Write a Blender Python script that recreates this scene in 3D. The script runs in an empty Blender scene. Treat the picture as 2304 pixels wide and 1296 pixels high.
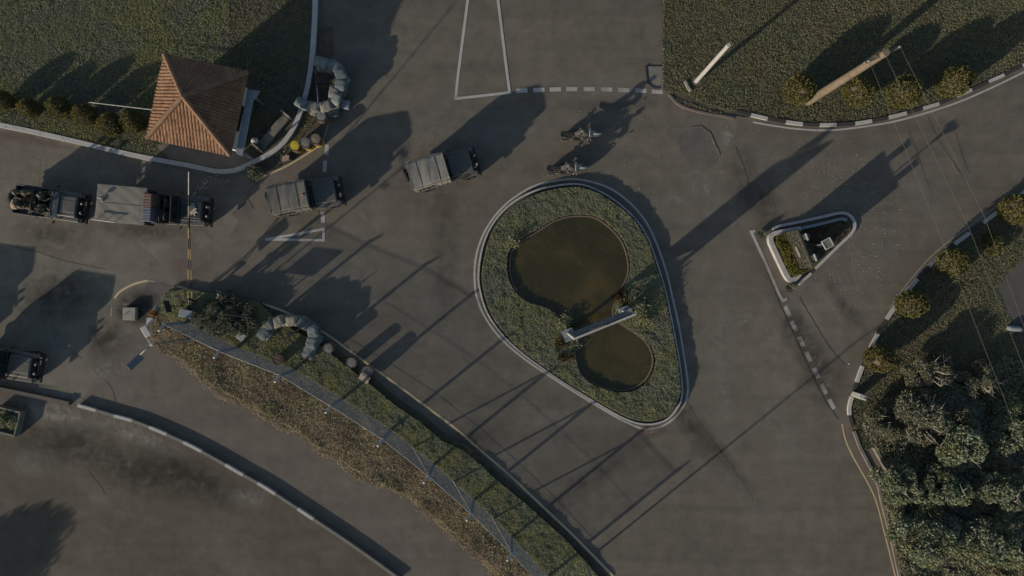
import bpy, math, random
import numpy as np
from mathutils import Vector, Matrix
from mathutils.geometry import tessellate_polygon

random.seed(7)
RNG = np.random.default_rng(7)
rad = math.radians
scn = bpy.context.scene
COL = scn.collection

# ------------------------------------------------------------------ camera, sky, sun, exposure
H = 41.0            # height of the camera above the road (m)
S = 38.0            # photograph pixels per metre on the road
cam_d = bpy.data.cameras.new('camera')
cam_d.sensor_width = 36.0
cam_d.lens = 36.0 * H / (2304.0 / S)
cam_d.clip_end = 1000
cam = bpy.data.objects.new('camera', cam_d)
cam.location = (0, 0, H)
COL.objects.link(cam)
scn.camera = cam

SUN_EL, SUN_DIR = rad(16.0), rad(39.0)      # shadows run towards SUN_DIR (anticlockwise from +X)
w = bpy.data.worlds.new('World')
scn.world = w
w.use_nodes = True
wn = w.node_tree.nodes
bg = wn['Background']
sky = wn.new('ShaderNodeTexSky')
sky.sky_type = 'NISHITA'
sky.sun_disc = False
sky.sun_elevation = SUN_EL
sky.sun_rotation = math.atan2(-math.cos(SUN_DIR), -math.sin(SUN_DIR))
bg.inputs['Strength'].default_value = 0.10
w.node_tree.links.new(sky.outputs['Color'], bg.inputs['Color'])
sl = bpy.data.lights.new('sun', 'SUN')
sl.energy = 4.1
sl.angle = rad(0.6)
sl.color = (1.0, 0.86, 0.69)
sun = bpy.data.objects.new('sun', sl)
dv = Vector((math.cos(SUN_DIR) * math.cos(SUN_EL), math.sin(SUN_DIR) * math.cos(SUN_EL), -math.sin(SUN_EL)))
sun.rotation_euler = dv.to_track_quat('-Z', 'Y').to_euler()
sun.location = (-40, -30, 60)
COL.objects.link(sun)
scn.view_settings.view_transform = 'Standard'
scn.view_settings.look = 'None'
scn.view_settings.exposure = 0.62
scn.view_settings.gamma = 1.0
scn.render.resolution_x, scn.render.resolution_y = 1024, 576

# ------------------------------------------------------------------ helpers
def W(px, py, z=0.0):
    """ground coordinates (m) of something of height z measured at px,py in the photograph"""
    k = (H - z) / H / S
    return Vector(((px - 1152.0) * k, (648.0 - py) * k, z))

def Wp(pts, z=0.0):
    return [W(p[0], p[1], z) for p in pts]

def tag(o, label=None, cat=None, group=None, kind=None):
    if label: o['label'] = label
    if cat: o['category'] = cat
    if group: o['group'] = group
    if kind: o['kind'] = kind
    return o

def thing(name, loc, rz, label, cat, group=None):
    o = bpy.data.objects.new(name, None)
    o.empty_display_size = 0.2
    o.location = loc
    o.rotation_euler = (0, 0, rz)
    COL.objects.link(o)
    return tag(o, label, cat, group)

def link(name, mesh, parent=None):
    o = bpy.data.objects.new(name, mesh)
    COL.objects.link(o)
    if parent is not None: o.parent = parent
    return o

def copy_tree(o, parent=None):
    c = o.copy()
    COL.objects.link(c)
    if parent is not None: c.parent = parent
    for ch in list(o.children):
        copy_tree(ch, c)
    return c

def rot(rx=0, ry=0, rz=0):
    return Matrix.Rotation(rz, 3, 'Z') @ Matrix.Rotation(ry, 3, 'Y') @ Matrix.Rotation(rx, 3, 'X')

class MB:
    def __init__(s):
        s.v = []; s.f = []; s.m = []; s.cur = 0; s.smooth = []
        s.sm = False
    def add(s, vs, fs, smooth=None):
        b = len(s.v)
        s.v += [tuple(v) for v in vs]
        for f in fs:
            s.f.append(tuple(i + b for i in f)); s.m.append(s.cur)
            s.smooth.append(s.sm if smooth is None else smooth)
        return s
    def box(s, c, d, b=0.0, R=None):
        c = Vector(c); hx, hy, hz = d[0] / 2, d[1] / 2, d[2] / 2
        b = min(b, hx * .9, hy * .9, hz * .9)
        vs = []
        if b <= 0:
            for x in (-hx, hx):
                for y in (-hy, hy):
                    for z in (-hz, hz): vs.append(Vector((x, y, z)))
            fs = [(0, 1, 3, 2), (4, 6, 7, 5), (0, 4, 5, 1), (2, 3, 7, 6), (0, 2, 6, 4), (1, 5, 7, 3)]
        else:
            idx = {}
            for sx in (-1, 1):
                for sy in (-1, 1):
                    for sz in (-1, 1):
                        for ax in range(3):
                            p = [sx * (hx - b), sy * (hy - b), sz * (hz - b)]
                            p[ax] = (sx, sy, sz)[ax] * (hx, hy, hz)[ax]
                            idx[(sx, sy, sz, ax)] = len(vs); vs.append(Vector(p))
            fs = []
            for ax in range(3):
                o1, o2 = [a for a in range(3) if a != ax]
                for sg in (-1, 1):
                    q = []
                    for (a, c2) in ((-1, -1), (1, -1), (1, 1), (-1, 1)):
                        k = [0, 0, 0]; k[ax] = sg; k[o1] = a; k[o2] = c2
                        q.append(idx[(k[0], k[1], k[2], ax)])
                    fs.append(tuple(q))
            for ax in range(3):
                o1, o2 = [a for a in range(3) if a != ax]
                for a in (-1, 1):
                    for c2 in (-1, 1):
                        k0 = [0, 0, 0]; k0[ax] = -1; k0[o1] = a; k0[o2] = c2
                        k1 = list(k0); k1[ax] = 1
                        fs.append((idx[(*k0, o1)], idx[(*k1, o1)], idx[(*k1, o2)], idx[(*k0, o2)]))
            for sx in (-1, 1):
                for sy in (-1, 1):
                    for sz in (-1, 1):
                        fs.append(tuple(idx[(sx, sy, sz, a)] for a in range(3)))
        if R is not None: vs = [R @ v for v in vs]
        return s.add([v + c for v in vs], fs)
    def span(s, x0, x1, y0, y1, z0, z1, b=0.0):
        return s.box(((x0 + x1) / 2, (y0 + y1) / 2, (z0 + z1) / 2), (abs(x1 - x0), abs(y1 - y0), abs(z1 - z0)), b)
    def cyl(s, p0, p1, r0, r1=None, n=12, cap=True, smooth=True):
        p0 = Vector(p0); p1 = Vector(p1); r1 = r0 if r1 is None else r1
        q = (p1 - p0).to_track_quat('Z', 'Y').to_matrix()
        vs = []
        for i in range(n):
            a = 2 * math.pi * i / n
            d = q @ Vector((math.cos(a), math.sin(a), 0))
            vs.append(p0 + d * r0); vs.append(p1 + d * r1)
        fs = [(2 * i, 2 * ((i + 1) % n), 2 * ((i + 1) % n) + 1, 2 * i + 1) for i in range(n)]
        s.add(vs, fs, smooth)
        if cap:
            s.add([vs[2 * i] for i in range(n)], [tuple(range(n - 1, -1, -1))], False)
            s.add([vs[2 * i + 1] for i in range(n)], [tuple(range(n))], False)
        return s
    def tube(s, pts, r, n=8, closed=False):
        pts = [Vector(p) for p in pts]; N = len(pts); vs = []
        up = Vector((0, 0, 1))
        for i, p in enumerate(pts):
            a = pts[(i - 1) % N] if (closed or i > 0) else p
            b = pts[(i + 1) % N] if (closed or i < N - 1) else p
            t = (b - a).normalized()
            u = t.cross(up)
            if u.length < 1e-4: u = Vector((1, 0, 0))
            u.normalize(); v = u.cross(t)
            rr = r[i] if isinstance(r, (list, tuple)) else r
            for k in range(n):
                an = 2 * math.pi * k / n
                vs.append(p + (u * math.cos(an) + v * math.sin(an)) * rr)
        fs = []
        for i in range(N if closed else N - 1):
            j = (i + 1) % N
            for k in range(n):
                fs.append((i * n + k, i * n + (k + 1) % n, j * n + (k + 1) % n, j * n + k))
        if not closed:
            fs.append(tuple(range(n - 1, -1, -1))); fs.append(tuple((N - 1) * n + k for k in range(n)))
        return s.add(vs, fs, True)
    def lathe(s, c, prof, n=20, ax='Z', R=None):
        c = Vector(c); vs = []
        for (r, h) in prof:
            for i in range(n):
                a = 2 * math.pi * i / n
                p = Vector((r * math.cos(a), r * math.sin(a), h))
                if ax == 'Y': p = Vector((p.x, p.z, p.y))
                if ax == 'X': p = Vector((p.z, p.x, p.y))
                if R is not None: p = R @ p
                vs.append(c + p)
        fs = []
        for j in range(len(prof) - 1):
            for i in range(n):
                fs.append((j * n + i, j * n + (i + 1) % n, (j + 1) * n + (i + 1) % n, (j + 1) * n + i))
        s.add(vs, fs, True)
        return s
    def ell(s, c, r, n=14, m=8, R=None, e=1.0):
        c = Vector(c); vs = []; fs = []
        sp = lambda x, p: math.copysign(abs(x) ** p, x)
        for j in range(m + 1):
            th = math.pi * j / m
            for i in range(n):
                a = 2 * math.pi * i / n
                p = Vector((r[0] * sp(math.sin(th), e) * sp(math.cos(a), e), r[1] * sp(math.sin(th), e) * sp(math.sin(a), e), r[2] * sp(math.cos(th), e)))
                if R is not None: p = R @ p
                vs.append(c + p)
        for j in range(m):
            for i in range(n):
                fs.append((j * n + i, (j + 1) * n + i, (j + 1) * n + (i + 1) % n, j * n + (i + 1) % n))
        return s.add(vs, fs, True)
    def prism(s, poly, z0, z1):
        n = len(poly)
        poly = [Vector((p[0], p[1])) for p in poly]
        ar = sum(poly[i].x * poly[(i + 1) % n].y - poly[(i + 1) % n].x * poly[i].y for i in range(n))
        if ar < 0: poly = poly[::-1]
        tri = tessellate_polygon([[Vector((p.x, p.y, 0)) for p in poly]])
        top = [(p.x, p.y, z1) for p in poly]
        tf = []
        for t in tri:
            a, b, c = (poly[i] for i in t)
            cr = (b - a).x * (c - a).y - (b - a).y * (c - a).x
            tf.append(tuple(t) if cr > 0 else tuple(t[::-1]))
        s.add(top, tf, False)
        if z1 > z0:
            s.add([(p.x, p.y, z0) for p in poly] + top, [(i, (i + 1) % n, n + (i + 1) % n, n + i) for i in range(n)], False)
        return s
    def ribbon(s, pts, width, z0, z1, closed=False, cuts=None):
        """flat band along pts (x, y), top at z1, sides down to z0 when z0 < z1"""
        P = [Vector((p[0], p[1])) for p in pts]; N = len(P); L = []; R_ = []
        for i, p in enumerate(P):
            a = P[(i - 1) % N] if (closed or i > 0) else p
            b = P[(i + 1) % N] if (closed or i < N - 1) else p
            t = (b - a).normalized(); nrm = Vector((-t.y, t.x))
            L.append(p + nrm * width / 2); R_.append(p - nrm * width / 2)
        rng = range(N if closed else N - 1)
        for i in rng:
            j = (i + 1) % N
            if cuts is not None: s.cur = cuts[i % len(cuts)]
            q = [L[i], R_[i], R_[j], L[j]]
            s.add([(p.x, p.y, z1) for p in q], [(0, 1, 2, 3)], False)
            if z0 < z1:
                s.add([(p.x, p.y, z0) for p in q] + [(p.x, p.y, z1) for p in q], [(1, 2, 6, 5), (3, 0, 4, 7)], False)
                if not closed and i == 0: s.add([(q[0].x, q[0].y, z0), (q[1].x, q[1].y, z0), (q[1].x, q[1].y, z1), (q[0].x, q[0].y, z1)], [(0, 1, 2, 3)], False)
                if not closed and i == N - 2: s.add([(q[3].x, q[3].y, z0), (q[2].x, q[2].y, z0), (q[2].x, q[2].y, z1), (q[3].x, q[3].y, z1)], [(3, 2, 1, 0)], False)
        return s
    def build(s, name, mats, parent=None):
        me = bpy.data.meshes.new(name)
        me.from_pydata(s.v, [], s.f)
        if not isinstance(mats, (list, tuple)): mats = [mats]
        for m in mats: me.materials.append(m)
        me.polygons.foreach_set('material_index', s.m)
        me.polygons.foreach_set('use_smooth', s.smooth)
        me.update()
        return link(name, me, parent)

def mesh_np(name, V, mats, parent=None, k=4, midx=None):
    """V: (N, k, 3) separate k-gons"""
    N = V.shape[0]
    me = bpy.data.meshes.new(name)
    me.vertices.add(N * k)
    me.vertices.foreach_set('co', V.reshape(-1).astype(np.float32))
    me.loops.add(N * k)
    me.loops.foreach_set('vertex_index', np.arange(N * k, dtype=np.int32))
    me.polygons.add(N)
    me.polygons.foreach_set('loop_start', np.arange(0, N * k, k, dtype=np.int32))
    if not isinstance(mats, (list, tuple)): mats = [mats]
    for m in mats: me.materials.append(m)
    if midx is not None: me.polygons.foreach_set('material_index', midx.astype(np.int32))
    me.update(calc_edges=True)
    return link(name, me, parent)

def spline(pts, step=0.25, closed=False):
    """Catmull-Rom through 2-D points, resampled about every step metres"""
    P = [np.array((p[0], p[1]), float) for p in pts]; N = len(P); out = []
    for i in range(N if closed else N - 1):
        p1, p2 = P[i], P[(i + 1) % N]
        p0 = P[(i - 1) % N] if (closed or i > 0) else 2 * p1 - p2
        p3 = P[(i + 2) % N] if (closed or i < N - 2) else 2 * p2 - p1
        n = max(1, int(round(np.linalg.norm(p2 - p1) / step)))
        for j in range(n):
            t = j / n
            out.append(0.5 * ((2 * p1) + (-p0 + p2) * t + (2 * p0 - 5 * p1 + 4 * p2 - p3) * t * t + (-p0 + 3 * p1 - 3 * p2 + p3) * t ** 3))
    if not closed: out.append(P[-1])
    return [Vector((o[0], o[1])) for o in out]

def resample(pts, step):
    P = np.array([(p[0], p[1]) for p in pts]); d = np.r_[0, np.cumsum(np.linalg.norm(np.diff(P, axis=0), axis=1))]
    n = max(1, int(round(d[-1] / step))); t = np.linspace(0, d[-1], n + 1)
    return [Vector((np.interp(x, d, P[:, 0]), np.interp(x, d, P[:, 1]))) for x in t]

def inside(pts, poly):
    x, y = pts[:, 0], pts[:, 1]; c = np.zeros(len(pts), bool); n = len(poly)
    for i in range(n):
        x1, y1 = poly[i][0], poly[i][1]; x2, y2 = poly[(i + 1) % n][0], poly[(i + 1) % n][1]
        if y1 == y2: continue
        m = ((y1 > y) != (y2 > y)) & (x < (x2 - x1) * (y - y1) / (y2 - y1) + x1)
        c ^= m
    return c

def area(poly):
    n = len(poly)
    return abs(sum(poly[i][0] * poly[(i + 1) % n][1] - poly[(i + 1) % n][0] * poly[i][1] for i in range(n))) / 2

def sample(poly, density, holes=()):
    a = np.array([(p[0], p[1]) for p in poly]); lo, hi = a.min(0), a.max(0)
    n = int((hi - lo).prod() * density)
    p = RNG.uniform(lo, hi, (n, 2))
    p = p[inside(p, poly)]
    for h in holes: p = p[~inside(p, h)]
    return p

_g = RNG.uniform(0, 1, (64, 64))
def vnoise(x, y, sc):
    x = np.asarray(x) / sc; y = np.asarray(y) / sc
    xi = np.floor(x).astype(int); yi = np.floor(y).astype(int); fx = x - xi; fy = y - yi
    fx = fx * fx * (3 - 2 * fx); fy = fy * fy * (3 - 2 * fy)
    g = lambda a, b: _g[a % 64, b % 64]
    return (g(xi, yi) * (1 - fx) + g(xi + 1, yi) * fx) * (1 - fy) + (g(xi, yi + 1) * (1 - fx) + g(xi + 1, yi + 1) * fx) * fy

def unit(v): return v / np.maximum(np.linalg.norm(v, axis=1, keepdims=True), 1e-9)

def leaf_quads(P, l, wd, up=0.6, out=None, outw=0.0, flat=0.0):
    """rhombic leaves centred at P"""
    N = len(P)
    a = RNG.normal(0, 1, (N, 3)); a[:, 2] = np.abs(a[:, 2]) * up
    if out is not None: a = unit(a) + out * outw
    a = unit(a)
    b = unit(np.cross(a, RNG.normal(0, 1, (N, 3)) + np.array([0, 0, 0.01 + 3 * flat])))
    l = np.broadcast_to(l, N)[:, None]; wd = np.broadcast_to(wd, N)[:, None]
    return np.stack([P - a * l * .5, P + b * wd * .5 + a * l * .08, P + a * l * .5, P - b * wd * .5 + a * l * .08], 1)

# ------------------------------------------------------------------ materials
def lin(h):
    h = h.lstrip('#'); c = [int(h[i:i + 2], 16) / 255 for i in (0, 2, 4)]
    return tuple((x / 12.92 if x <= 0.04045 else ((x + 0.055) / 1.055) ** 2.4) for x in c) + (1,)

def c3(r, g, b): return (r, g, b, 1)

class NT:
    def __init__(s, name):
        s.m = bpy.data.materials.new(name); s.m.use_nodes = True
        s.t = s.m.node_tree; s.b = s.t.nodes['Principled BSDF']
        s.tc = s.t.nodes.new('ShaderNodeTexCoord')
    def n(s, t, **k):
        x = s.t.nodes.new(t)
        for a, v in k.items(): setattr(x, a, v)
        return x
    def l(s, a, b): s.t.links.new(a, b)
    def noise(s, scale, detail=5, rough=.55, dist=0, vec=None):
        x = s.n('ShaderNodeTexNoise'); x.inputs['Scale'].default_value = scale; x.inputs['Detail'].default_value = detail
        x.inputs['Roughness'].default_value = rough; x.inputs['Distortion'].default_value = dist
        s.l(vec if vec is not None else s.tc.outputs['Object'], x.inputs['Vector'])
        return x.outputs['Fac']
    def ramp(s, fac, stops):
        r = s.n('ShaderNodeValToRGB'); e = r.color_ramp.elements
        while len(e) < len(stops): e.new(0.5)
        for i, (p, c) in enumerate(stops):
            e[i].position = p; e[i].color = c if not isinstance(c, (int, float)) else (c, c, c, 1)
        s.l(fac, r.inputs['Fac'])
        return r.outputs['Color']
    def mix(s, fac, a, b, mode='MIX'):
        x = s.n('ShaderNodeMix', data_type='RGBA', blend_type=mode)
        if isinstance(fac, (int, float)): x.inputs[0].default_value = fac
        else: s.l(fac, x.inputs[0])
        for i, v in ((6, a), (7, b)):
            if isinstance(v, tuple): x.inputs[i].default_value = v
            else: s.l(v, x.inputs[i])
        return x.outputs[2]
    def bump(s, h, strength=.3, dist=.02):
        x = s.n('ShaderNodeBump'); x.inputs['Strength'].default_value = strength; x.inputs['Distance'].default_value = dist
        s.l(h, x.inputs['Height']); s.l(x.outputs['Normal'], s.b.inputs['Normal'])
    def done(s, col, rough=.85, metal=0, spec=.25):
        if isinstance(col, tuple): s.b.inputs['Base Color'].default_value = col
        else: s.l(col, s.b.inputs['Base Color'])
        s.b.inputs['Roughness'].default_value = rough; s.b.inputs['Metallic'].default_value = metal
        s.b.inputs['Specular IOR Level'].default_value = spec
        return s.m

def simple(name, c1, c2=None, scale=6, rough=.8, bump=0.0, bs=40, metal=0, spec=.25, lo=.35, hi=.65):
    t = NT(name)
    col = c1
    if c2 is not None: col = t.ramp(t.noise(scale, 6), [(lo, c1), (hi, c2)])
    if bump: t.bump(t.noise(bs, 3), bump, .01)
    return t.done(col, rough, metal, spec)

def leafmat(name, cols, patch=None, pscale=.6, transl=.35):
    """leaf colours differ from leaf to leaf; patch tints whole areas of the planting"""
    t = NT(name)
    g = t.n('ShaderNodeNewGeometry')
    n = len(cols)
    col = t.ramp(g.outputs['Random Per Island'], [(i / max(1, n - 1), c) for i, c in enumerate(cols)])
    if patch:
        f = t.ramp(t.noise(pscale, 4), [(.42, 0.0), (.62, .8)])
        col = t.mix(f, col, patch)
    t.done(col, .75, 0, .15)
    tr = t.n('ShaderNodeBsdfTranslucent'); t.l(col if not isinstance(col, tuple) else col, tr.inputs['Color'])
    mx = t.n('ShaderNodeMixShader'); mx.inputs[0].default_value = transl
    o = t.t.nodes['Material Output']
    t.l(t.b.outputs[0], mx.inputs[1]); t.l(tr.outputs[0], mx.inputs[2]); t.l(mx.outputs[0], o.inputs['Surface'])
    return t.m

MT = {}
def asphalt(name, base, dark, light, streak=0.0, ang=0.0, crack=False):
    t = NT(name)
    big = t.noise(.09, 6, .6, .4)
    col = t.ramp(big, [(.3, dark), (.5, base), (.72, light)])
    mid = t.noise(1.1, 7, .65, .3)
    col = t.mix(.65, col, t.ramp(mid, [(.3, c3(.70, .70, .70)), (.7, c3(1.26, 1.26, 1.24))]), 'MULTIPLY')
    if streak:
        mp = t.n('ShaderNodeMapping'); mp.inputs['Rotation'].default_value = (0, 0, ang); mp.inputs['Scale'].default_value = (.06, .9, 1)
        t.l(t.tc.outputs['Object'], mp.inputs['Vector'])
        st = t.noise(1.0, 5, .6, .5, mp.outputs[0])
        col = t.mix(streak, col, t.ramp(st, [(.36, c3(.72, .72, .72)), (.66, c3(1.3, 1.3, 1.3))]), 'MULTIPLY')
    fine = t.noise(26, 3, .7)
    col = t.mix(.5, col, t.ramp(fine, [(.25, c3(.72, .72, .72)), (.75, c3(1.28, 1.28, 1.28))]), 'MULTIPLY')
    sp = t.n('ShaderNodeTexVoronoi'); sp.inputs['Scale'].default_value = 1.7
    t.l(t.tc.outputs['Object'], sp.inputs['Vector'])
    col = t.mix(t.ramp(sp.outputs['Distance'], [(.035, .5), (.07, 0.0)]), col, c3(.025, .023, .02))
    if crack:
        v = t.n('ShaderNodeTexVoronoi', feature='DISTANCE_TO_EDGE'); v.inputs['Scale'].default_value = .16
        ds = t.n('ShaderNodeMix', data_type='RGBA'); ds.inputs[0].default_value = .32
        nz = t.n('ShaderNodeTexNoise'); nz.inputs['Scale'].default_value = .9; nz.inputs['Detail'].default_value = 9; nz.inputs['Roughness'].default_value = .7
        t.l(t.tc.outputs['Object'], nz.inputs['Vector'])
        t.l(t.tc.outputs['Object'], ds.inputs[6]); t.l(nz.outputs['Color'], ds.inputs[7])
        t.l(ds.outputs[2], v.inputs['Vector'])
        gate = t.ramp(t.noise(.13, 2), [(.5, 0.0), (.58, 1.0)])
        ck = t.ramp(v.outputs['Distance'], [(.0012, .4), (.004, 0.0)])
        col = t.mix(t.mix(1.0, ck, gate, 'MULTIPLY'), col, c3(.02, .018, .016))
    t.bump(t.mix(.5, fine, mid), .35, .012)
    return t.done(col, .9, 0, .2)

MT['asphalt'] = asphalt('asphalt', c3(0.090, 0.081, 0.066), c3(0.080, 0.071, 0.059), c3(0.106, 0.095, 0.077), .35, rad(35))
MT['concrete'] = asphalt('worn_concrete', c3(0.105, 0.098, 0.079), c3(0.089, 0.081, 0.067), c3(0.132, 0.122, 0.100), .3, rad(-12), True)
MT['yard'] = asphalt('yard_asphalt', c3(0.070, 0.062, 0.048), c3(0.052, 0.045, 0.035), c3(0.106, 0.095, 0.074), .25, rad(20))
MT['lane'] = asphalt('lane_asphalt', c3(0.091, 0.080, 0.067), c3(0.083, 0.073, 0.060), c3(0.100, 0.090, 0.075), .2, rad(-30))
MT['patch'] = asphalt('patch_asphalt', c3(0.070, 0.062, 0.056), c3(0.054, 0.049, 0.044), c3(0.096, 0.089, 0.079))
MT['patch2'] = asphalt('new_patch', c3(.082, .075, .069), c3(.078, .07, .064), c3(.088, .081, .074))
MT['crack'] = simple('crack_fill', c3(.060, .056, .050), c3(.040, .037, .033), 2.5, .95)
MT['pave'] = simple('shade_toned_pavement', c3(.066, .064, .058), c3(.05, .049, .045), 1.1, .9, .2)  # grey deepened so the colour carries the shade lying on this pavement
MT['apron'] = simple('apron_concrete', c3(0.120, 0.108, 0.092), c3(0.088, 0.078, 0.066), 1.4, .9, .2)
MT['gutter'] = simple('brown_gutter', c3(.115, .094, .077), c3(.088, .072, .059), 1.2, .9, .2)
MT['dirt'] = simple('verge_dirt', c3(.075, .062, .045), c3(.05, .042, .030), 2.0, .95, .4)
MT['soil'] = simple('dark_soil', c3(0.065, 0.060, 0.037), c3(0.037, 0.036, 0.024), 3.0, .95, .4)
MT['soil_dry'] = simple('dry_soil', c3(.085, .06, .034), c3(.05, .036, .022), 3.0, .95, .4)

def paint(name, c, under, wear=.45):
    t = NT(name)
    f = t.ramp(t.noise(7, 8, .7), [(wear - .12, 0.0), (wear + .05, 1.0)])
    col = t.mix(f, under, t.ramp(t.noise(2.2, 5), [(.3, tuple(x * .82 for x in c[:3]) + (1,)), (.7, c)]))
    return t.done(col, .8, 0, .2)
MT['white_line'] = paint('white_road_paint', c3(0.296, 0.289, 0.270), c3(0.096, 0.089, 0.081), .37)
MT['faded_line'] = paint('faded_road_paint', c3(.21, .195, .17), c3(.09, .082, .072), .44)
MT['yellow_line'] = paint('yellow_road_paint', c3(0.390, 0.311, 0.178), c3(0.126, 0.109, 0.092), .32)
MT['kerb_white'] = paint('white_kerb_paint', c3(0.311, 0.303, 0.285), c3(0.118, 0.107, 0.096), .36)
MT['kerb_black'] = paint('black_kerb_paint', c3(.035, .033, .033), c3(.09, .08, .072), .34)
MT['kerb_grey'] = paint('grey_kerb_paint', c3(0.128, 0.124, 0.112), c3(0.080, 0.068, 0.056), .40)
MT['moss_white'] = paint('flaking_white_paint', c3(0.311, 0.311, 0.303), c3(0.044, 0.044, 0.033), .40)
MT['white'] = simple('white_paint', c3(0.285, 0.279, 0.267), c3(0.223, 0.217, 0.205), 4, .6)
MT['grey_metal'] = simple('galvanised_metal', c3(0.168, 0.175, 0.182), c3(0.119, 0.126, 0.133), 8, .5, metal=.4)
MT['dark_metal'] = simple('dark_metal', c3(.02, .02, .021), c3(.034, .033, .032), 8, .5, metal=.3)
MT['black'] = simple('black_rubber', c3(.012, .012, .012), c3(.022, .021, .02), 9, .85)
MT['glass'] = simple('dark_glass', c3(.012, .014, .016), None, rough=.08, spec=.5)
MT['mirror'] = simple('lamp_lens', c3(0.120, 0.124, 0.128), c3(0.160, 0.160, 0.160), 5, .25, spec=.5)
MT['army'] = simple('olive_army_paint', c3(.052, .051, .045), c3(.075, .072, .063), 5, .42, spec=.4)
MT['army_dark'] = simple('dark_army_paint', c3(.018, .022, .024), c3(.028, .032, .032), 4, .4, spec=.4)
MT['canvas'] = simple('grey_canvas', c3(0.082, 0.079, 0.068), c3(0.108, 0.103, 0.089), 1.6, .95, .5, 9)
MT['canvas2'] = simple('pale_canvas', c3(0.124, 0.120, 0.104), c3(0.165, 0.158, 0.137), 1.3, .95, .5, 9)
MT['tarp'] = simple('pale_tarp', c3(0.120, 0.113, 0.096), c3(0.150, 0.142, 0.122), 1.2, .95, .4, 7)
MT['seatcloth'] = simple('seat_cloth', c3(.035, .034, .032), c3(.055, .052, .048), 10, .9)
MT['net'] = simple('camouflage_net', c3(.05, .048, .035), c3(.10, .088, .065), 9, .95, .5, 30, lo=.42, hi=.55)
MT['tan'] = simple('tan_cloth', c3(0.255, 0.203, 0.143), c3(0.165, 0.128, 0.086), 9, .9)
MT['red'] = simple('red_brown_cloth', c3(0.110, 0.048, 0.032), c3(0.165, 0.104, 0.072), 22, .9, lo=.45, hi=.55)
MT['blue_cloth'] = simple('blue_grey_cloth', c3(.13, .15, .18), c3(.07, .08, .11), 22, .9, lo=.45, hi=.55)
def bagmat(name, a, b2, dirt):
    t = NT(name)
    col = t.ramp(t.noise(3.5, 5), [(.35, a), (.65, b2)])
    oi = t.n('ShaderNodeObjectInfo')
    col = t.mix(1.0, col, t.ramp(oi.outputs['Random'], [(0, c3(.62, .66, .68)), (.5, c3(1, 1, 1)), (1, c3(1.3, 1.24, 1.12))]), 'MULTIPLY')
    col = t.mix(t.ramp(t.noise(5, 7, .7), [(.52, 0.0), (.72, .65)]), col, dirt)
    wv = t.n('ShaderNodeTexWave'); wv.inputs['Scale'].default_value = 14; wv.inputs['Distortion'].default_value = 1.5; t.l(t.tc.outputs['Object'], wv.inputs['Vector'])
    t.bump(t.mix(.5, wv.outputs['Fac'], t.noise(7, 5, .7)), .6, .03)
    return t.done(col, .85)
MT['bag'] = bagmat('woven_sandbag', c3(.150, .170, .170), c3(.095, .115, .120), c3(.07, .062, .048))
MT['bag2'] = bagmat('beige_sandbag', c3(.190, .182, .155), c3(.135, .130, .112), c3(.085, .07, .05))
MT['drum_grey'] = simple('grey_drum_paint', c3(0.133, 0.122, 0.108), c3(0.091, 0.083, 0.070), 5, .7)
MT['drum_pale'] = simple('pale_drum_lid', c3(0.167, 0.164, 0.146), c3(0.099, 0.096, 0.081), 7, .75)
MT['drum_rust'] = simple('rusty_drum', c3(.115, .075, .055), c3(.06, .045, .036), 6, .85)
MT['drum_yellow'] = simple('yellow_drum_paint', c3(0.374, 0.310, 0.014), c3(0.302, 0.238, 0.022), 6, .6)
MT['orange'] = simple('orange_paint', c3(0.300, 0.108, 0.012), c3(0.240, 0.084, 0.012), 6, .6)
MT['blue'] = simple('blue_panel', c3(0.030, 0.048, 0.065), c3(0.044, 0.061, 0.079), 4, .35, spec=.4)
MT['bark'] = simple('bark', c3(.10, .085, .06), c3(.06, .05, .036), 8, .95, .5)
MT['branch'] = simple('pale_branch', c3(.22, .205, .165), c3(.14, .125, .10), 8, .9)
MT['wood'] = simple('pale_pole_wood', c3(0.130, 0.106, 0.076), c3(0.091, 0.073, 0.052), 3, .9, .4)
MT['wall'] = simple('hut_plaster', c3(.42, .40, .35), c3(.33, .31, .27), 2, .9)
MT['slate'] = simple('blue_grey_slab', c3(0.151, 0.169, 0.187), c3(0.122, 0.137, 0.155), 1.2, .8)
MT['concrete_grey'] = simple('grey_concrete', c3(0.136, 0.129, 0.112), c3(0.088, 0.085, 0.071), 2.5, .9, .3)
MT['concrete_pale'] = simple('pale_concrete', c3(0.211, 0.198, 0.174), c3(0.149, 0.140, 0.121), 3, .9, .3)
MT['skin'] = simple('skin', c3(.22, .12, .075), c3(.19, .10, .06), 20, .6)
MT['boot'] = simple('black_boot', c3(.015, .014, .013), c3(.02, .02, .02), 20, .6)
MT['helmet'] = simple('grey_green_helmet', c3(0.065, 0.065, 0.049), c3(0.049, 0.051, 0.039), 8, .5)
t = NT('camouflage_cloth')
v = t.noise(7, 3, .5, 1.0)
r_ = t.ramp(v, [(.38, c3(.030, .034, .020)), (.47, c3(.055, .058, .036)), (.54, c3(.13, .115, .078)), (.62, c3(.028, .024, .018))])
MT['camo'] = t.done(r_, .9)
t = NT('tiger_cloth')
v = t.noise(9, 3, .5, 1.0)
MT['camo_dark'] = t.done(t.ramp(v, [(.42, c3(.020, .022, .016)), (.52, c3(.045, .045, .032)), (.60, c3(.085, .078, .06))]), .9)

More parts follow.
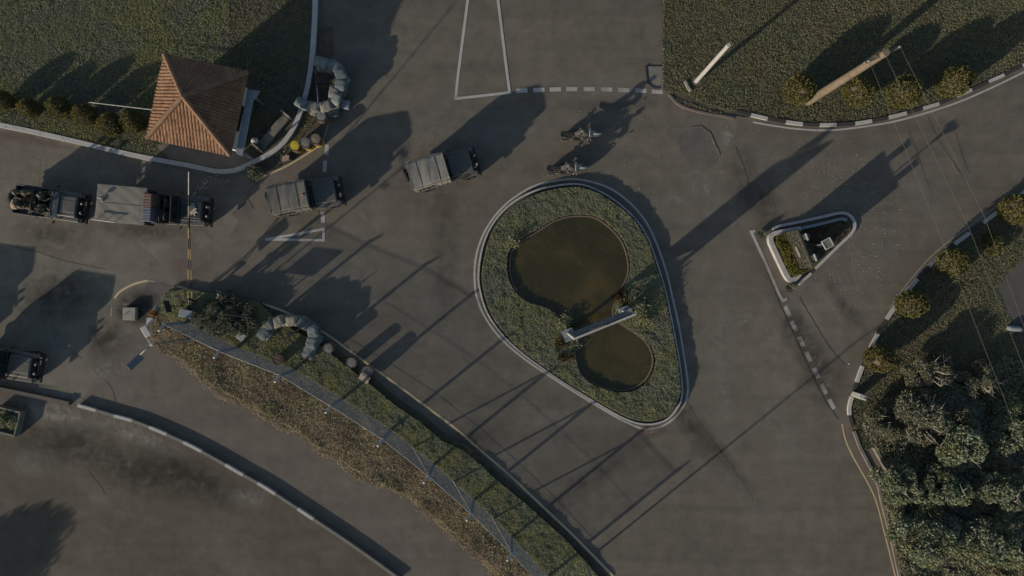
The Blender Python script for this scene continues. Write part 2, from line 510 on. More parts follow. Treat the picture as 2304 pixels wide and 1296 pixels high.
# roof tiles: colour differs tile by tile and with weathering
t = NT('terracotta_tiles')
wv = t.noise(1.3, 6, .6)
col = t.ramp(wv, [(.30, c3(.100, .051, .029)), (.5, c3(.138, .075, .042)), (.72, c3(.176, .103, .061))])
v = t.n('ShaderNodeTexVoronoi'); v.inputs['Scale'].default_value = 5.5
t.l(t.tc.outputs['Object'], v.inputs['Vector'])
sepc = t.n('ShaderNodeSeparateColor'); t.l(v.outputs['Color'], sepc.inputs[0])
col = t.mix(.6, col, t.ramp(sepc.outputs[0], [(.0, c3(.6, .6, .62)), (.5, c3(1, 1, 1)), (1, c3(1.3, 1.28, 1.22))]), 'MULTIPLY')
col = t.mix(t.ramp(t.noise(2.6, 7, .7), [(.56, 0.0), (.70, .75)]), col, c3(.05, .042, .034))
t.bump(t.noise(30, 3), .25, .01)
MT['tile'] = t.done(col, .85)

MT['hip'] = simple('hip_tiles', c3(.17, .105, .066), c3(.11, .066, .042), 2.5, .9, .3)
# pond
t = NT('pond_water')
n1 = t.noise(.35, 5, .6, .6)
col = t.ramp(n1, [(.32, c3(.020, .019, .0075)), (.5, c3(.030, .0265, .0095)), (.70, c3(.050, .038, .0125))])
col = t.mix(t.ramp(t.noise(2.2, 7, .7), [(.55, 0.0), (.75, .55)]), col, c3(.055, .052, .028))
bmp = t.n('ShaderNodeBump'); bmp.inputs['Strength'].default_value = .16; bmp.inputs['Distance'].default_value = .01
t.l(t.noise(3.5, 3), bmp.inputs['Height']); t.l(bmp.outputs[0], t.b.inputs['Normal'])
MT['water'] = t.done(col, .12, 0, .4)

MT['lawn'] = leafmat('lawn_blades', [c3(0.099, 0.106, 0.059), c3(0.154, 0.158, 0.093), c3(0.123, 0.140, 0.077), c3(0.201, 0.191, 0.132), c3(0.083, 0.102, 0.055)], c3(0.174, 0.153, 0.086), .5)
MT['lawn_cool'] = leafmat('cool_grass', [c3(0.127, 0.139, 0.089), c3(0.203, 0.214, 0.144), c3(0.157, 0.176, 0.110), c3(0.254, 0.259, 0.189), c3(0.101, 0.121, 0.073)], c3(0.215, 0.220, 0.091), .4)
MT['island'] = leafmat('island_cover', [c3(0.116, 0.122, 0.081), c3(0.178, 0.185, 0.130), c3(0.140, 0.152, 0.098), c3(0.220, 0.220, 0.158), c3(0.094, 0.106, 0.067)], c3(0.175, 0.181, 0.084), .4)
MT['hedge'] = leafmat('hedge_leaves', [c3(0.118, 0.138, 0.076), c3(0.223, 0.232, 0.143), c3(0.164, 0.179, 0.102), c3(0.290, 0.283, 0.196), c3(0.091, 0.108, 0.059)], c3(0.223, 0.220, 0.094), .7)
MT['dry'] = leafmat('dry_grass_blades', [c3(0.292, 0.222, 0.127), c3(0.401, 0.319, 0.196), c3(0.220, 0.164, 0.104), c3(0.475, 0.396, 0.279), c3(0.155, 0.135, 0.075)], c3(0.192, 0.150, 0.104), .55)
MT['topiary'] = leafmat('topiary_leaves', [c3(0.064, 0.073, 0.025), c3(0.097, 0.095, 0.035), c3(0.046, 0.059, 0.023), c3(0.120, 0.103, 0.042), c3(0.078, 0.084, 0.028)], c3(0.112, 0.092, 0.028), 1.6)
MT['yellowhedge'] = leafmat('yellow_hedge_leaves', [c3(0.099, 0.095, 0.020), c3(0.139, 0.125, 0.025), c3(0.073, 0.074, 0.022), c3(0.165, 0.152, 0.041), c3(0.056, 0.057, 0.020)])
MT['scrub'] = leafmat('scrub_leaves', [c3(0.100, 0.129, 0.083), c3(0.146, 0.177, 0.122), c3(0.197, 0.219, 0.155), c3(0.122, 0.145, 0.075), c3(0.259, 0.274, 0.216)], c3(0.181, 0.192, 0.088), .7)
MT['scrub_dull'] = leafmat('dull_scrub_leaves', [c3(0.104, 0.120, 0.087), c3(0.164, 0.173, 0.131), c3(0.127, 0.136, 0.087), c3(0.224, 0.221, 0.156), c3(0.084, 0.097, 0.059)], c3(0.149, 0.132, 0.079), .8)
MT['greybush'] = leafmat('grey_green_leaves', [c3(0.086, 0.099, 0.063), c3(0.152, 0.165, 0.120), c3(0.113, 0.123, 0.077), c3(0.199, 0.209, 0.161), c3(0.060, 0.071, 0.042)])
MT['redplant'] = leafmat('red_brown_leaves', [c3(.075, .040, .022), c3(.045, .045, .020), c3(.115, .055, .03), c3(.04, .032, .018)])
MT['litter'] = simple('pale_litter', c3(0.360, 0.352, 0.328), c3(0.256, 0.248, 0.232), 3, .9)

# ================================================================== THE SETTING
def sheet(name, poly, z, m, kind='structure'):
    b = MB(); b.prism(poly, z, z)
    return tag(b.build(name, m), kind=kind)

b = MB(); b.add([(-220, -220, 0), (220, -220, 0), (220, 220, 0), (-220, 220, 0)], [(0, 1, 2, 3)])
tag(b.build('road', MT['asphalt']), kind='structure')

K1 = [(-420, 232), (-200, 250), (-80, 266), (0, 282), (83, 299), (188, 323), (288, 347), (358, 361), (430, 374), (480, 385), (505, 387), (535, 383), (573, 366), (608, 348), (640, 323), (664, 288), (679, 251), (692, 208), (700, 166), (706, 110), (710, 40), (713, -60)]
k1 = spline(Wp(K1), .3)
KR = [(2420, 345), (2304, 432), (2242, 478), (2179, 525), (2117, 573), (2063, 628), (2014, 688), (1973, 752), (1940, 822), (1916, 890), (1909, 922), (1914, 950), (1932, 1002), (1957, 1052), (1974, 1089), (1983, 1130), (2005, 1215), (2030, 1330)]
kr = spline(Wp(KR), .3)
KT = [(1655, 252), (1687, 259), (1726, 268), (1766, 275), (1804, 280), (1843, 282), (1881, 281.5), (1920, 279), (1959, 273), (1998, 265), (2035, 256), (2074, 245), (2111, 234), (2149, 218), (2184, 203), (2222, 185), (2258, 169), (2304, 146), (2380, 108), (2480, 56)]
kt = spline(Wp(KT), .3)
KB = [(180, 911), (219, 922), (260, 934), (300, 945), (340, 960), (378, 976), (417, 994), (456, 1014), (510, 1044), (548, 1066), (584, 1086), (621, 1109), (700, 1161), (800, 1228), (900, 1300)]
kb = spline(Wp(KB), .3)
KB0 = [(-160, 846), (-60, 862), (0, 873), (83, 890), (160, 907)]
kb0 = spline(Wp(KB0), .3)
YL = [(590, 684), (638, 700), (709, 736), (751, 763), (826, 818), (867.5, 847), (947, 906), (1026, 965), (1084, 1015), (1142, 1065), (1211, 1130), (1290, 1205), (1380, 1296)]
yl = spline(Wp(YL), .3)

# paler concrete carriageway on the left, the side lane and the stained yard
sheet('carriageway', Wp([(-420, 232), (0, 284), (188, 325), (358, 363), (480, 388), (540, 385), (566, 408), (556, 440), (536, 500), (500, 570), (470, 655), (377, 648), (330, 735), (300, 760), (190, 905), (0, 870), (-420, 800)]), .004, MT['concrete'])
sheet('side_lane', Wp([(262, 762), (330, 738), (362, 773), (420, 822), (505, 884), (605, 936), (720, 1011), (776, 1044), (860, 1090), (930, 1123), (1130, 1296), (905, 1296)] + KB[::-1][1:]), .005, MT['lane'])
sheet('yard', Wp([(-420, 850), (0, 874), (160, 909)] + KB + [(900, 1420), (-420, 1420)]), .006, MT['yard'])
sheet('asphalt_patch', Wp([(322, 668), (328, 640), (352, 634), (386, 644), (378, 672), (370, 683), (345, 676)]), .012, MT['patch2'])
rng = random.Random(3)
pts = [(1531, 300), (1556, 288), (1577, 286), (1596, 300), (1608, 326), (1618, 344), (1612, 362), (1596, 378), (1566, 381), (1550, 368), (1536, 345), (1524, 322)]
pp = [(p[0] + rng.uniform(-2, 2), p[1] + rng.uniform(-2, 2)) for p in [tuple(q) for q in spline(pts, 7, True)]]
sheet('broken_asphalt', Wp(pp), .008, MT['patch'])
def stain(cx, cy, rx, ry, ang, c, strength=.6, z=.007, nsc=1.0):
    t = NT('road_stain')
    ml = t.n('ShaderNodeVectorMath', operation='MULTIPLY'); ml.inputs[1].default_value = (S / rx / 2, S / ry / 2, 0); t.l(t.tc.outputs['Object'], ml.inputs[0])
    ln = t.n('ShaderNodeVectorMath', operation='LENGTH'); t.l(ml.outputs[0], ln.inputs[0])
    fall = t.ramp(ln.outputs['Value'], [(.08, 1.0), (.49, 0.0)])
    gm = t.n('ShaderNodeNewGeometry')
    nz = t.ramp(t.noise(nsc, 8, .68, .5, gm.outputs['Position']), [(.32, 0.0), (.60, min(1.0, strength * 1.4))])
    t.l(t.mix(1.0, fall, nz, 'MULTIPLY'), t.b.inputs['Alpha'])
    t.done(c, .92, 0, .15)
    p = W(cx, cy); b = MB(); b.prism([(math.cos(2 * math.pi * i / 24) * rx / S, math.sin(2 * math.pi * i / 24) * ry / S) for i in range(24)], 0, 0)
    o = b.build('road_stain', t.m); o.location = (p.x, p.y, z); o.rotation_euler = (0, 0, rad(ang)); return tag(o, kind='structure')
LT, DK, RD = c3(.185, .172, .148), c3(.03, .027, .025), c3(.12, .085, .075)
for i, a in enumerate([(1640, 300, 22, 60, -12, LT, .7), (1585, 420, 90, 45, -60, LT, .4), (1700, 430, 60, 140, 25, DK, .35), (1520, 450, 60, 22, -20, LT, .4), (1370, 235, 120, 26, 0, DK, .4), (1360, 215, 150, 60, 0, LT, .3),
        (1640, 930, 30, 230, 6, LT, .35), (1590, 1000, 36, 200, 38, DK, .4), (1650, 1090, 30, 160, 40, LT, .35), (1800, 760, 45, 130, 30, DK, .45), (1850, 860, 70, 70, 0, DK, .3), (1670, 720, 50, 16, 30, LT, .5), (1465, 972, 40, 18, 5, RD, .8), (1720, 610, 16, 70, 28, RD, .6), (1960, 600, 60, 130, -30, LT, .25),
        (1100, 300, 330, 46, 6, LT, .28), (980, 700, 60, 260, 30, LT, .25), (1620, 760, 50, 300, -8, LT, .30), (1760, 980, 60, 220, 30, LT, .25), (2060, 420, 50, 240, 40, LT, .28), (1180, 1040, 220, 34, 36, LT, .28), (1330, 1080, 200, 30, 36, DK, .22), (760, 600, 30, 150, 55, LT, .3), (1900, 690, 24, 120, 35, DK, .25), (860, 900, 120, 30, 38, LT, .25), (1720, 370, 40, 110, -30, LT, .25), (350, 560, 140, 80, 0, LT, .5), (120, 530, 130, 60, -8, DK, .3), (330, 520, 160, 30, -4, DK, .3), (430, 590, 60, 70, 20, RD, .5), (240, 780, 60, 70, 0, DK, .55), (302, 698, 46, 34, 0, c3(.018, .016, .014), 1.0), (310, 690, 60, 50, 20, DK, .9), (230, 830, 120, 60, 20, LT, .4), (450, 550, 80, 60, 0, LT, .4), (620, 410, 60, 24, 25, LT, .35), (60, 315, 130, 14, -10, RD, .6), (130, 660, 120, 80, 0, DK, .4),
        (120, 930, 150, 40, -15, LT, .65), (300, 975, 160, 34, -22, LT, .6), (140, 1000, 150, 60, 0, DK, .55), (330, 1060, 170, 70, -10, DK, .5), (70, 1040, 90, 50, 0, LT, .35), (460, 1090, 120, 50, -25, DK, .4), (560, 1120, 60, 30, 0, LT, .5), (880, 1085, 60, 20, -30, RD, .6), (1000, 560, 40, 200, 0, DK, .25), (960, 300, 60, 160, -35, LT, .25), (1050, 1010, 140, 60, 35, DK, .25), (830, 480, 90, 60, 20, LT, .25)]):
    stain(*a, z=.0135 + i * .0004, nsc=1.4)
def crack(pts, wd=.035, m='patch'):
    wd *= .75
    b = MB(); b.ribbon([(q.x + random.uniform(-.02, .02), q.y + random.uniform(-.02, .02)) for q in spline(Wp(pts), .18)], wd, .0128, .0128); tag(b.build('road_crack', MT['crack']), kind='structure')
crack([(1716, 588), (1748, 668), (1800, 785), (1850, 890), (1886, 944)], .05); crack([(1798, 668), (1826, 715), (1862, 775), (1900, 822)], .05); crack([(2045, 292), (2062, 340), (2082, 400), (2098, 440)], .03); crack([(2086, 260), (2110, 312), (2140, 358), (2172, 402)], .03)
crack([(2150, 300), (2165, 350), (2180, 390)], .03); crack([(0, 548), (80, 566), (150, 588), (240, 606)], .03); crack([(205, 830), (225, 848), (250, 872), (262, 905)], .04); crack([(245, 745), (222, 772), (240, 800)], .05); crack([(200, 1060), (222, 1088), (238, 1112)], .04); crack([(1530, 880), (1580, 960), (1640, 1040), (1695, 1125)], .03)
crack([(1655, 330), (1672, 372), (1690, 432)], .04); crack([(1800, 1105), (1700, 1010), (1560, 905)], .02) if False else None
crack([(100, 868), (140, 876), (180, 893), (210, 915)], .03); crack([(165, 795), (175, 800), (184, 806)], .06)
sheet('inspection_cover', Wp([(521, 481), (557, 447), (571, 471), (538, 500)]), .0132, MT['patch2'])
crack([(521, 481), (531, 491), (538, 500)], .04); crack([(557, 447), (564, 459), (571, 471)], .04)
# thin shadow lip of the broken surface
b = MB(); b.ribbon(Wp([pp[i] for i in range(len(pp) // 12, len(pp) // 2)]), .07, 0, .03); tag(b.build('broken_edge', MT['asphalt']), kind='structure')

# ground under the planting
def ground(name, poly, z, m): return sheet(name, poly, z, m)
TL = [(p.x, p.y) for p in k1] + [tuple(W(-420, -60))[:2]]
ground('lawn_ground', TL, .20, MT['soil'])
TRP = [(1490, -80), (1490, 196), (1508, 214), (1540, 236), (1600, 255), (1650, 256)]
TR = [tuple(W(*p))[:2] for p in TRP] + [(p.x, p.y) for p in kt] + [tuple(W(2480, -80))[:2]]
ground('verge_ground', TR, .05, MT['soil'])
RG = [(p.x, p.y) for p in kr] + [tuple(W(2600, 1330))[:2], tuple(W(2600, 345))[:2]]
ground('bank_ground', RG, .05, MT['soil'])
FTOP = [(365, 731), (488.5, 791.5), (626, 846), (741.5, 916), (859, 991), (963, 1074.5), (1060, 1160), (1152, 1250), (1240, 1345)]
POST_H = 3.05
FB = [W(p[0], p[1], POST_H) for p in FTOP]         # post positions on the ground
DRY = [(329, 735), (362, 773), (387, 794), (421, 821), (481, 869), (507, 883), (549, 904), (605, 935), (688, 981), (720, 1010), (757, 1020), (776, 1043), (813, 1068), (853, 1087), (928, 1122), (1010, 1190), (1080, 1250), (1130, 1300)]
DRYW = [tuple(W(*p))[:2] for p in DRY] + [(p.x, p.y) for p in FB[::-1]] + [tuple(W(360, 690))[:2], tuple(W(345, 712))[:2]]
ground('dry_bank', DRYW, .04, MT['soil_dry'])
HED = [(356, 700), (377, 655), (420, 652), (460, 657), (512, 667), (545, 672), (584, 680), (625, 700), (680, 735), (735, 768), (800, 820), (850, 858), (897, 898), (953, 935), (1005, 980), (1047, 998), (1088, 1030), (1120, 1062), (1151, 1087), (1203, 1130), (1280, 1200), (1370, 1300)]
HEDW = [tuple(W(*p))[:2] for p in HED] + [(p.x, p.y) for p in FB[::-1]]
ground('hedge_ground', HEDW, .045, MT['soil'])
VER = [(560, 402), (573, 372), (608, 354), (645, 329), (668, 292), (684, 252), (697, 210), (705, 166), (712, 60), (752, 60), (748, 165), (742, 262), (729, 305), (719, 322), (700, 336), (650, 366), (608, 386), (585, 398)]
ground('verge_soil', Wp(VER), .009, MT['dirt'])
ground('concrete_apron', Wp([(352, 332), (392, 318), (480, 330), (560, 345), (574, 358), (535, 377), (503, 381), (480, 379), (430, 367), (385, 358)]), .215, MT['apron'])
ground('paved_corner', Wp([(1456, 150), (1492, 150), (1492, 204), (1474, 203), (1460, 192)]), .06, MT['concrete_grey'])
ground('paved_verge', Wp([(1506, 214), (1530, 226), (1562, 236), (1600, 250), (1660, 262), (1690, 268), (1650, 268), (1583, 256), (1525, 238)]), .057, MT['gutter'])
GUT = [(1912, 905), (1894, 954), (1903, 993), (1922, 1033), (1949, 1081), (1970, 1125), (1990, 1200), (2015, 1300)]
ground('brown_gutter', Wp(GUT) + [p for p in kr[::-1] if p.y < W(0, 905).y and p.y > W(0, 1300).y], .012, MT['gutter'])
ground('side_pavement', Wp([(2600, 570), (2304, 578), (2262, 622), (2240, 646), (2258, 690), (2276, 728), (2292, 756), (2310, 800), (2600, 830)]), .058, MT['pave'])
ground('brown_path', Wp([(1961, 1006), (1986, 1047), (1998, 1090), (1985, 1098), (1962, 1052), (1944, 1016)]), .054, MT['gutter'])

# ---- kerbs
def cut_pattern(n, on, off, a=0, b=1, phase=0):
    return [a if ((i + phase) % (on + off)) < on else b for i in range(n)]

def painted_kerb(name, pts, width, z1, segs, mats, base=1):
    """segs: [(start, end)] of white blocks measured in photograph px on the kerb"""
    P = resample(pts, .1); n = len(P)
    cuts = []
    for i in range(n - 1):
        m = (P[i] + P[i + 1]) / 2; c = base
        for (p, q) in segs:
            a = W(*p).xy; b2 = W(*q).xy; L = (b2 - a).length
            t = (m - a).dot(b2 - a) / L
            if 0 <= t <= L and (m - a - (b2 - a) * t / L).length < .45: c = 0
        cuts.append(c)
    b = MB(); b.ribbon(P, width, 0, z1, cuts=cuts)
    return tag(b.build(name, mats), kind='structure')

kw = [MT['kerb_white'], MT['kerb_black'], MT['kerb_grey']]
SEG_T = [((1687.5, 260), (1726, 267)), ((1765.6, 273.5), (1804, 279)), ((1843, 281), (1881, 280.5)), ((1920, 278), (1959, 272.5)), ((1998, 264), (2035.5, 255)), ((2074, 244), (2111.5, 233)), ((2149, 217), (2184, 203)), ((2222, 184), (2258, 169)), ((2296, 150), (2332, 132)), ((2370, 113), (2405, 95))]
painted_kerb('kerb', kt, .20, .14, SEG_T, kw)
SEG_R = [((2209, 500), (2242, 477)), ((2146, 548), (2179, 524)), ((2090, 600), (2117, 573)), ((2039, 656), (2063, 628)), ((1992, 720), (2014, 688)), ((1953, 786), (1973, 752)), ((1924, 858), (1938, 822)), ((1908, 932), (1914, 890)), ((2280, 452), (2310, 428))]
painted_kerb('kerb', [p for p in kr if p.y > W(0, 965).y], .20, .14, SEG_R, kw)
painted_kerb('kerb', [p for p in kr if p.y <= W(0, 962).y], .16, .14, [], [MT['gutter'], MT['concrete_grey'], MT['kerb_grey']])
SEG_B = [((180, 910), (219, 921.5)), ((260, 932), (300, 944)), ((340, 960), (378, 975.5)), ((417, 994), (456, 1013.5)), ((510, 1043.5), (548, 1065.5)), ((584, 1086), (621, 1109)), ((672, 1142), (706, 1165))]
painted_kerb('kerb', kb, .17, .24, SEG_B, [MT['kerb_white'], MT['kerb_grey'], MT['kerb_grey']])
painted_kerb('kerb', kb0, .22, .22, [], [MT['gutter'], MT['patch'], MT['patch']])
# raised white kerb round the lawn of the guard hut
b = MB(); b.ribbon(k1, .27, 0, .26); tag(b.build('kerb', MT['moss_white']), kind='structure')
b = MB(); b.ribbon(spline(Wp([(1504, 213), (1525, 235), (1550, 246), (1583, 255), (1620, 261), (1650, 267)]), .3), .12, 0, .12); tag(b.build('kerb', MT['gutter']), kind='structure')
b = MB(); b.ribbon(Wp([(1961, 1004), (1974, 1026), (1988, 1050), (2000, 1075)]), .16, 0, .4); tag(b.build('kerb', MT['concrete_grey']), kind='structure')
b = MB(); b.ribbon(spline(Wp([(1540, 184), (1545, 196), (1553, 207)]), .1), .14, .05, .2); tag(b.build('kerb', MT['concrete_pale']), kind='structure')
b = MB(); b.ribbon(spline(Wp([(1452, 150), (1456, 180), (1466, 196), (1484, 199)]), .15), .10, 0, .10); tag(b.build('kerb', MT['kerb_black']), kind='structure')

# ---- painted markings
def line(pts, width, m, z=.010, closed=False):
    b = MB(); b.ribbon(pts, width, z, z, closed); return tag(b.build('road_marking', m), kind='structure')
def dash(cx, cy, dx, dy, L, wd, m, z=.012):
    d = Vector((dx, dy)).normalized()
    return line([W(cx - d.x * L / 2, cy - d.y * L / 2), W(cx + d.x * L / 2, cy + d.y * L / 2)], wd / S, m, z)
line(yl, .13, MT['yellow_line'])
line(spline(Wp([(575, 407), (608, 391), (650, 371), (708, 335), (720, 326)]), .2), .10, MT['yellow_line'], .011)
line(spline(Wp([(729, 310), (737, 285), (743, 264)]), .2), .09, MT['faded_line'])
line(spline(Wp([(258, 671), (268, 658), (283, 648), (305, 638), (333, 631)]), .2), .12, MT['yellow_line'], .011)
line(spline(Wp([(335, 631), (352, 635), (377, 644)]), .2), .09, MT['faded_line'], .011)
line(spline(Wp([(398, 644), (425, 651), (462, 660)]), .2), .12, MT['yellow_line'], .013)
line(spline(Wp([(250, 712), (251, 700), (252, 690)]), .2), .08, MT['faded_line'], .011)
line(Wp([(88, 868), (130, 876), (166, 884)]), .13, MT['yellow_line'], .014)
for (x, y, dx, dy, L) in [(735, 337, -.06, 1, 24), (731, 374.5, -.05, 1, 25), (726.5, 489.5, 0, 1, 25)]:
    dash(x, y, dx, dy, L, 9, MT['white_line'])
tri = Wp([(600, 538.5), (728, 515.5), (728.5, 540.5)])
for a, c2, zz in ((0, 1, .012), (1, 2, .016), (2, 0, .020)):
    d = (tri[c2] - tri[a]).normalized() * .08
    line([tri[a] - d, tri[c2] + d], .155, MT['white_line'], zz)
line(Wp([(1055, -20), (1031, 166), (1025.5, 219)]), .16, MT['white_line'], .012)
line(Wp([(1022, 222.5), (1149.5, 208)]), .16, MT['white_line'], .016)
line(Wp([(1147, 210), (1141, 166), (1118, -20)]), .16, MT['white_line'], .020)
for (x, y) in [(1174, 204), (1212.5, 202.5), (1249.5, 201.2), (1286.5, 200.5), (1326, 200.5), (1365, 201.4), (1403.5, 202.7), (1442, 204.2), (1479, 206.5)]:
    dash(x, y, 1, .035 if x > 1340 else -.03 if x < 1260 else 0, 25.5, 9.3, MT['white_line'])
line(Wp([(1690, 521), (1726, 600), (1752, 660), (1763, 679)]), .16, MT['white_line'])
line(Wp([(1687, 521.5), (1699, 520)]), .15, MT['white_line'], .014)
line(Wp([(1760, 678), (1771, 672)]), .15, MT['white_line'], .014)
for (x, y) in [(1772, 700), (1786.5, 734), (1803, 768.5), (1819.5, 803), (1836.5, 839), (1854, 875), (1871, 909)]:
    dash(x, y, .45, .9, 24.5, 9.5, MT['white_line'])
line(spline(Wp([(1694, 275), (1740, 283), (1791.7, 290), (1854, 293.5), (1900, 290.5), (1957, 283), (2011.5, 273.5), (2084, 254), (2157, 229.5), (2220, 202.5), (2293, 167.5), (2400, 112), (2480, 70)]), .3), .11, MT['white_line'])
line(spline(Wp([(2280, 436), (2180, 510), (2100, 572), (2040, 640), (2000, 695)]), .3), .06, MT['faded_line'])
line(spline(Wp(GUT[1:]), .3), .08, MT['yellow_line'], .017)
line(Wp([(2140, 362), (2147, 378), (2156, 392)]), .14, paint('faint_yellow_paint', c3(.17, .15, .06), c3(.09, .082, .072), .56))

# ---- pond island
OUT = [(1273, 403.5), (1210, 415.5), (1161.5, 441), (1125, 472.6), (1096, 511.5), (1076.5, 555), (1068.4, 596.6), (1068, 633), (1072, 665), (1088.6, 708.6), (1122.6, 757), (1173.7, 803), (1234.5, 844.7), (1307, 891), (1380, 934.7), (1420, 955), (1453, 966), (1489.7, 959), (1521, 937), (1540.7, 908), (1548, 879), (1545.6, 844.7), (1538, 793.7), (1526, 725.6), (1514, 674.6), (1502, 621), (1482, 560), (1458, 506.7), (1429, 468), (1392.5, 436), (1356, 416.7), (1310, 405)]
INN = [(1283, 414), (1222, 424), (1176, 442), (1137, 470), (1105.6, 509), (1086, 555), (1077, 609), (1079, 648), (1096, 704), (1132, 755), (1176, 796), (1246.6, 847), (1331.7, 900.6), (1404.6, 942), (1453, 955), (1494.5, 947), (1521, 922.5), (1534.6, 888.5), (1531, 830), (1521, 769), (1509, 708.6), (1498, 657), (1480, 596.6), (1458, 536), (1429, 492), (1392.5, 458), (1356, 433.7), (1319.5, 418)]
POND = [(1319.5, 488), (1283, 488.4), (1246.6, 499), (1210, 521), (1171, 545.6), (1152, 565), (1147, 596.6), (1150.6, 628), (1164, 655), (1186, 677), (1215, 688), (1240, 697), (1259, 716), (1274, 740), (1290, 767), (1295, 806), (1307, 840), (1336.5, 862), (1380, 876), (1417, 874), (1448, 854.5), (1465, 825), (1465, 796), (1451, 769), (1424, 747.5), (1392.5, 727), (1379, 711), (1378, 691.6), (1390, 667), (1398, 647.6), (1407, 628), (1412, 596.6), (1402, 555), (1383, 526), (1356, 502), (1334, 490)]
outl = spline(Wp(OUT), .25, True); inn = spline(Wp(INN, .22), .25, True); pond = spline(Wp(POND), .2, True)
P_ = resample(outl + [outl[0]], .3)[:-1]
b = MB(); b.ribbon(P_, .115, .010, .010, True, cuts=[0] * len(P_)); b.sm = False
tag(b.build('road_marking', MT['white_line']), kind='structure')
line(spline(Wp([(1452, 978), (1462, 974), (1478, 968)]), .2), .08, MT['faded_line'], .012)
b = MB(); b.ribbon(inn, .095, 0, .24, True); island_wall = tag(b.build('island_wall', MT['moss_white']), 'low white topped kerb wall ringing the planted pond island', 'wall')
ground('island_ground', [(p.x, p.y) for p in inn], .16, MT['soil'])
b = MB(); b.prism([(p.x, p.y) for p in pond], .21, .21); tag(b.build('water', MT['water']), kind='structure')
b = MB(); b.ribbon(pond, .075, .1, .27, True); tag(b.build('pond_edging', MT['gutter']), 'thin brown edging round the two lobed pond', 'edging')

# triangular island
TRI = [(1738, 524), (1760, 512), (1800, 503), (1850, 493), (1887, 484), (1905, 484), (1918, 496), (1921, 512), (1912, 528), (1880, 560), (1830, 607), (1800, 636)]
b = MB(); P_ = resample(spline(Wp([(1737, 515), (1757, 508), (1800, 499), (1850, 488), (1885, 480), (1902, 480.5), (1916, 490), (1921.5, 507), (1914, 525), (1880, 558), (1832, 605)]), .2), .2)
b.ribbon(P_, .16, 0, .14); b.build('kerb', MT['kerb_white'])['kind'] = 'structure'
b = MB(); b.ribbon(Wp([(1796, 639), (1823, 615)]), .16, 0, .14); b.build('kerb', MT['kerb_white'])['kind'] = 'structure'
b = MB(); b.ribbon(Wp([(1823, 615), (1832, 605)]), .14, 0, .14); b.build('kerb', MT['kerb_black'])['kind'] = 'structure'
TIN = [(1802, 514), (1775, 519), (1748, 524), (1737, 530), (1735, 542), (1745, 566), (1758, 594), (1772, 622), (1781, 630), (1791, 626), (1800, 616)]
b = MB(); b.ribbon(spline(Wp(TIN, .35), .12), .27, 0, .36); b.build('planter_wall', MT['white']); tag(bpy.data.objects['planter_wall'], 'thick white wall curving round the yellow hedge of the triangular island', 'planter wall')
b = MB(); b.ribbon(spline(Wp([(1802, 514), (1850, 503), (1895, 492), (1906, 495)], .3), .2), .16, 0, .30); b.build('planter_edging', MT['slate']); tag(bpy.data.objects['planter_edging'], 'straight grey edging along the shaded bed of the triangular island', 'edging')
ground('island_soil', Wp([(1744, 530), (1800, 516), (1850, 504), (1896, 494), (1912, 500), (1914, 520), (1880, 554), (1830, 603), (1790, 628), (1778, 620), (1744, 545)]), .12, MT['soil'])

# ================================================================== PLANTING
def grass(name, poly, dens, L, wd, hmax, m, holes=(), hsc=.5, up=.8, z0=.05, frac=1.0, flat=.45):
    """short plants: leaves spread through an uneven layer hmax high"""
    p = sample(poly, dens, holes)
    hv = vnoise(p[:, 0], p[:, 1], hsc) * .65 + vnoise(p[:, 0] + 9, p[:, 1] + 5, hsc * .35) * .35
    keep = RNG.uniform(0, 1, len(p)) < np.clip(.35 + 1.3 * hv, 0, 1) * frac * np.clip(.45 + 1.5 * vnoise(p[:, 0] + 31, p[:, 1] + 17, 1.9), .5, 1)
    sz = .75 + .6 * vnoise(p[:, 0] + 3, p[:, 1] + 51, 1.3)
    p = p[keep]; hv = hv[keep]; sz = sz[keep]
    z = z0 + hmax * hv * RNG.uniform(.25, 1.0, len(p)) ** .6
    P = np.column_stack([p, z])
    V = leaf_quads(P, RNG.uniform(.6, 1.25, len(P)) * L * sz, RNG.uniform(.7, 1.3, len(P)) * wd * sz, up, flat=flat)
    V[:, :, 2] = np.maximum(V[:, :, 2], z0 - .02)
    return tag(mesh_np(name, V, m), kind='stuff')

xy = lambda poly: [(p[0], p[1]) for p in poly]
hut_hole = xy(Wp([(372, 320), (392, 250), (560, 250), (540, 345), (480, 335)]))
apron_hole = xy(Wp([(352, 332), (392, 318), (480, 330), (560, 345), (574, 358), (535, 377), (503, 381), (430, 367), (385, 358)]))
lawn_poly = [(p.x, p.y - .0) for p in k1 if p.x > -34] + [tuple(W(700, -60))[:2], tuple(W(-160, -60))[:2]]
k1in = [(p.x + .0, p.y + .16) for p in k1 if p.x > -34]
LAWN1 = [q for q in k1in if q[0] < W(520, 0).x] + [tuple(W(520, 330))[:2], tuple(W(520, -60))[:2], tuple(W(-160, -60))[:2]]
grass('lawn_grass', LAWN1, 700, .10, .040, .06, MT['lawn_cool'], [apron_hole, hut_hole], .35, z0=.20)
RT_ = xy(Wp([(575, 350), (600, 335), (630, 312), (652, 280), (668, 245), (680, 205), (690, 150), (700, -40), (519, -40), (519, 250)]))
grass('lawn_grass', RT_, 260, .10, .035, .10, MT['lawn'], [xy(Wp([(585, 332), (648, 258), (662, 272), (602, 342)]))], .6, frac=.8, z0=.20)
grass('verge_weeds', xy(Wp([(598, 362), (645, 333), (672, 292), (690, 250), (716, 258), (690, 300), (640, 345), (604, 372)])), 420, .11, .04, .16, MT['hedge'], (), .4, z0=.02, frac=.7)
grass('verge_grass', TR, 700, .12, .042, .07, MT['lawn'], [xy(Wp([(1506, 214), (1530, 226), (1562, 236), (1600, 250), (1660, 262), (1640, 250), (1600, 240), (1560, 222), (1530, 205)]))], .5)
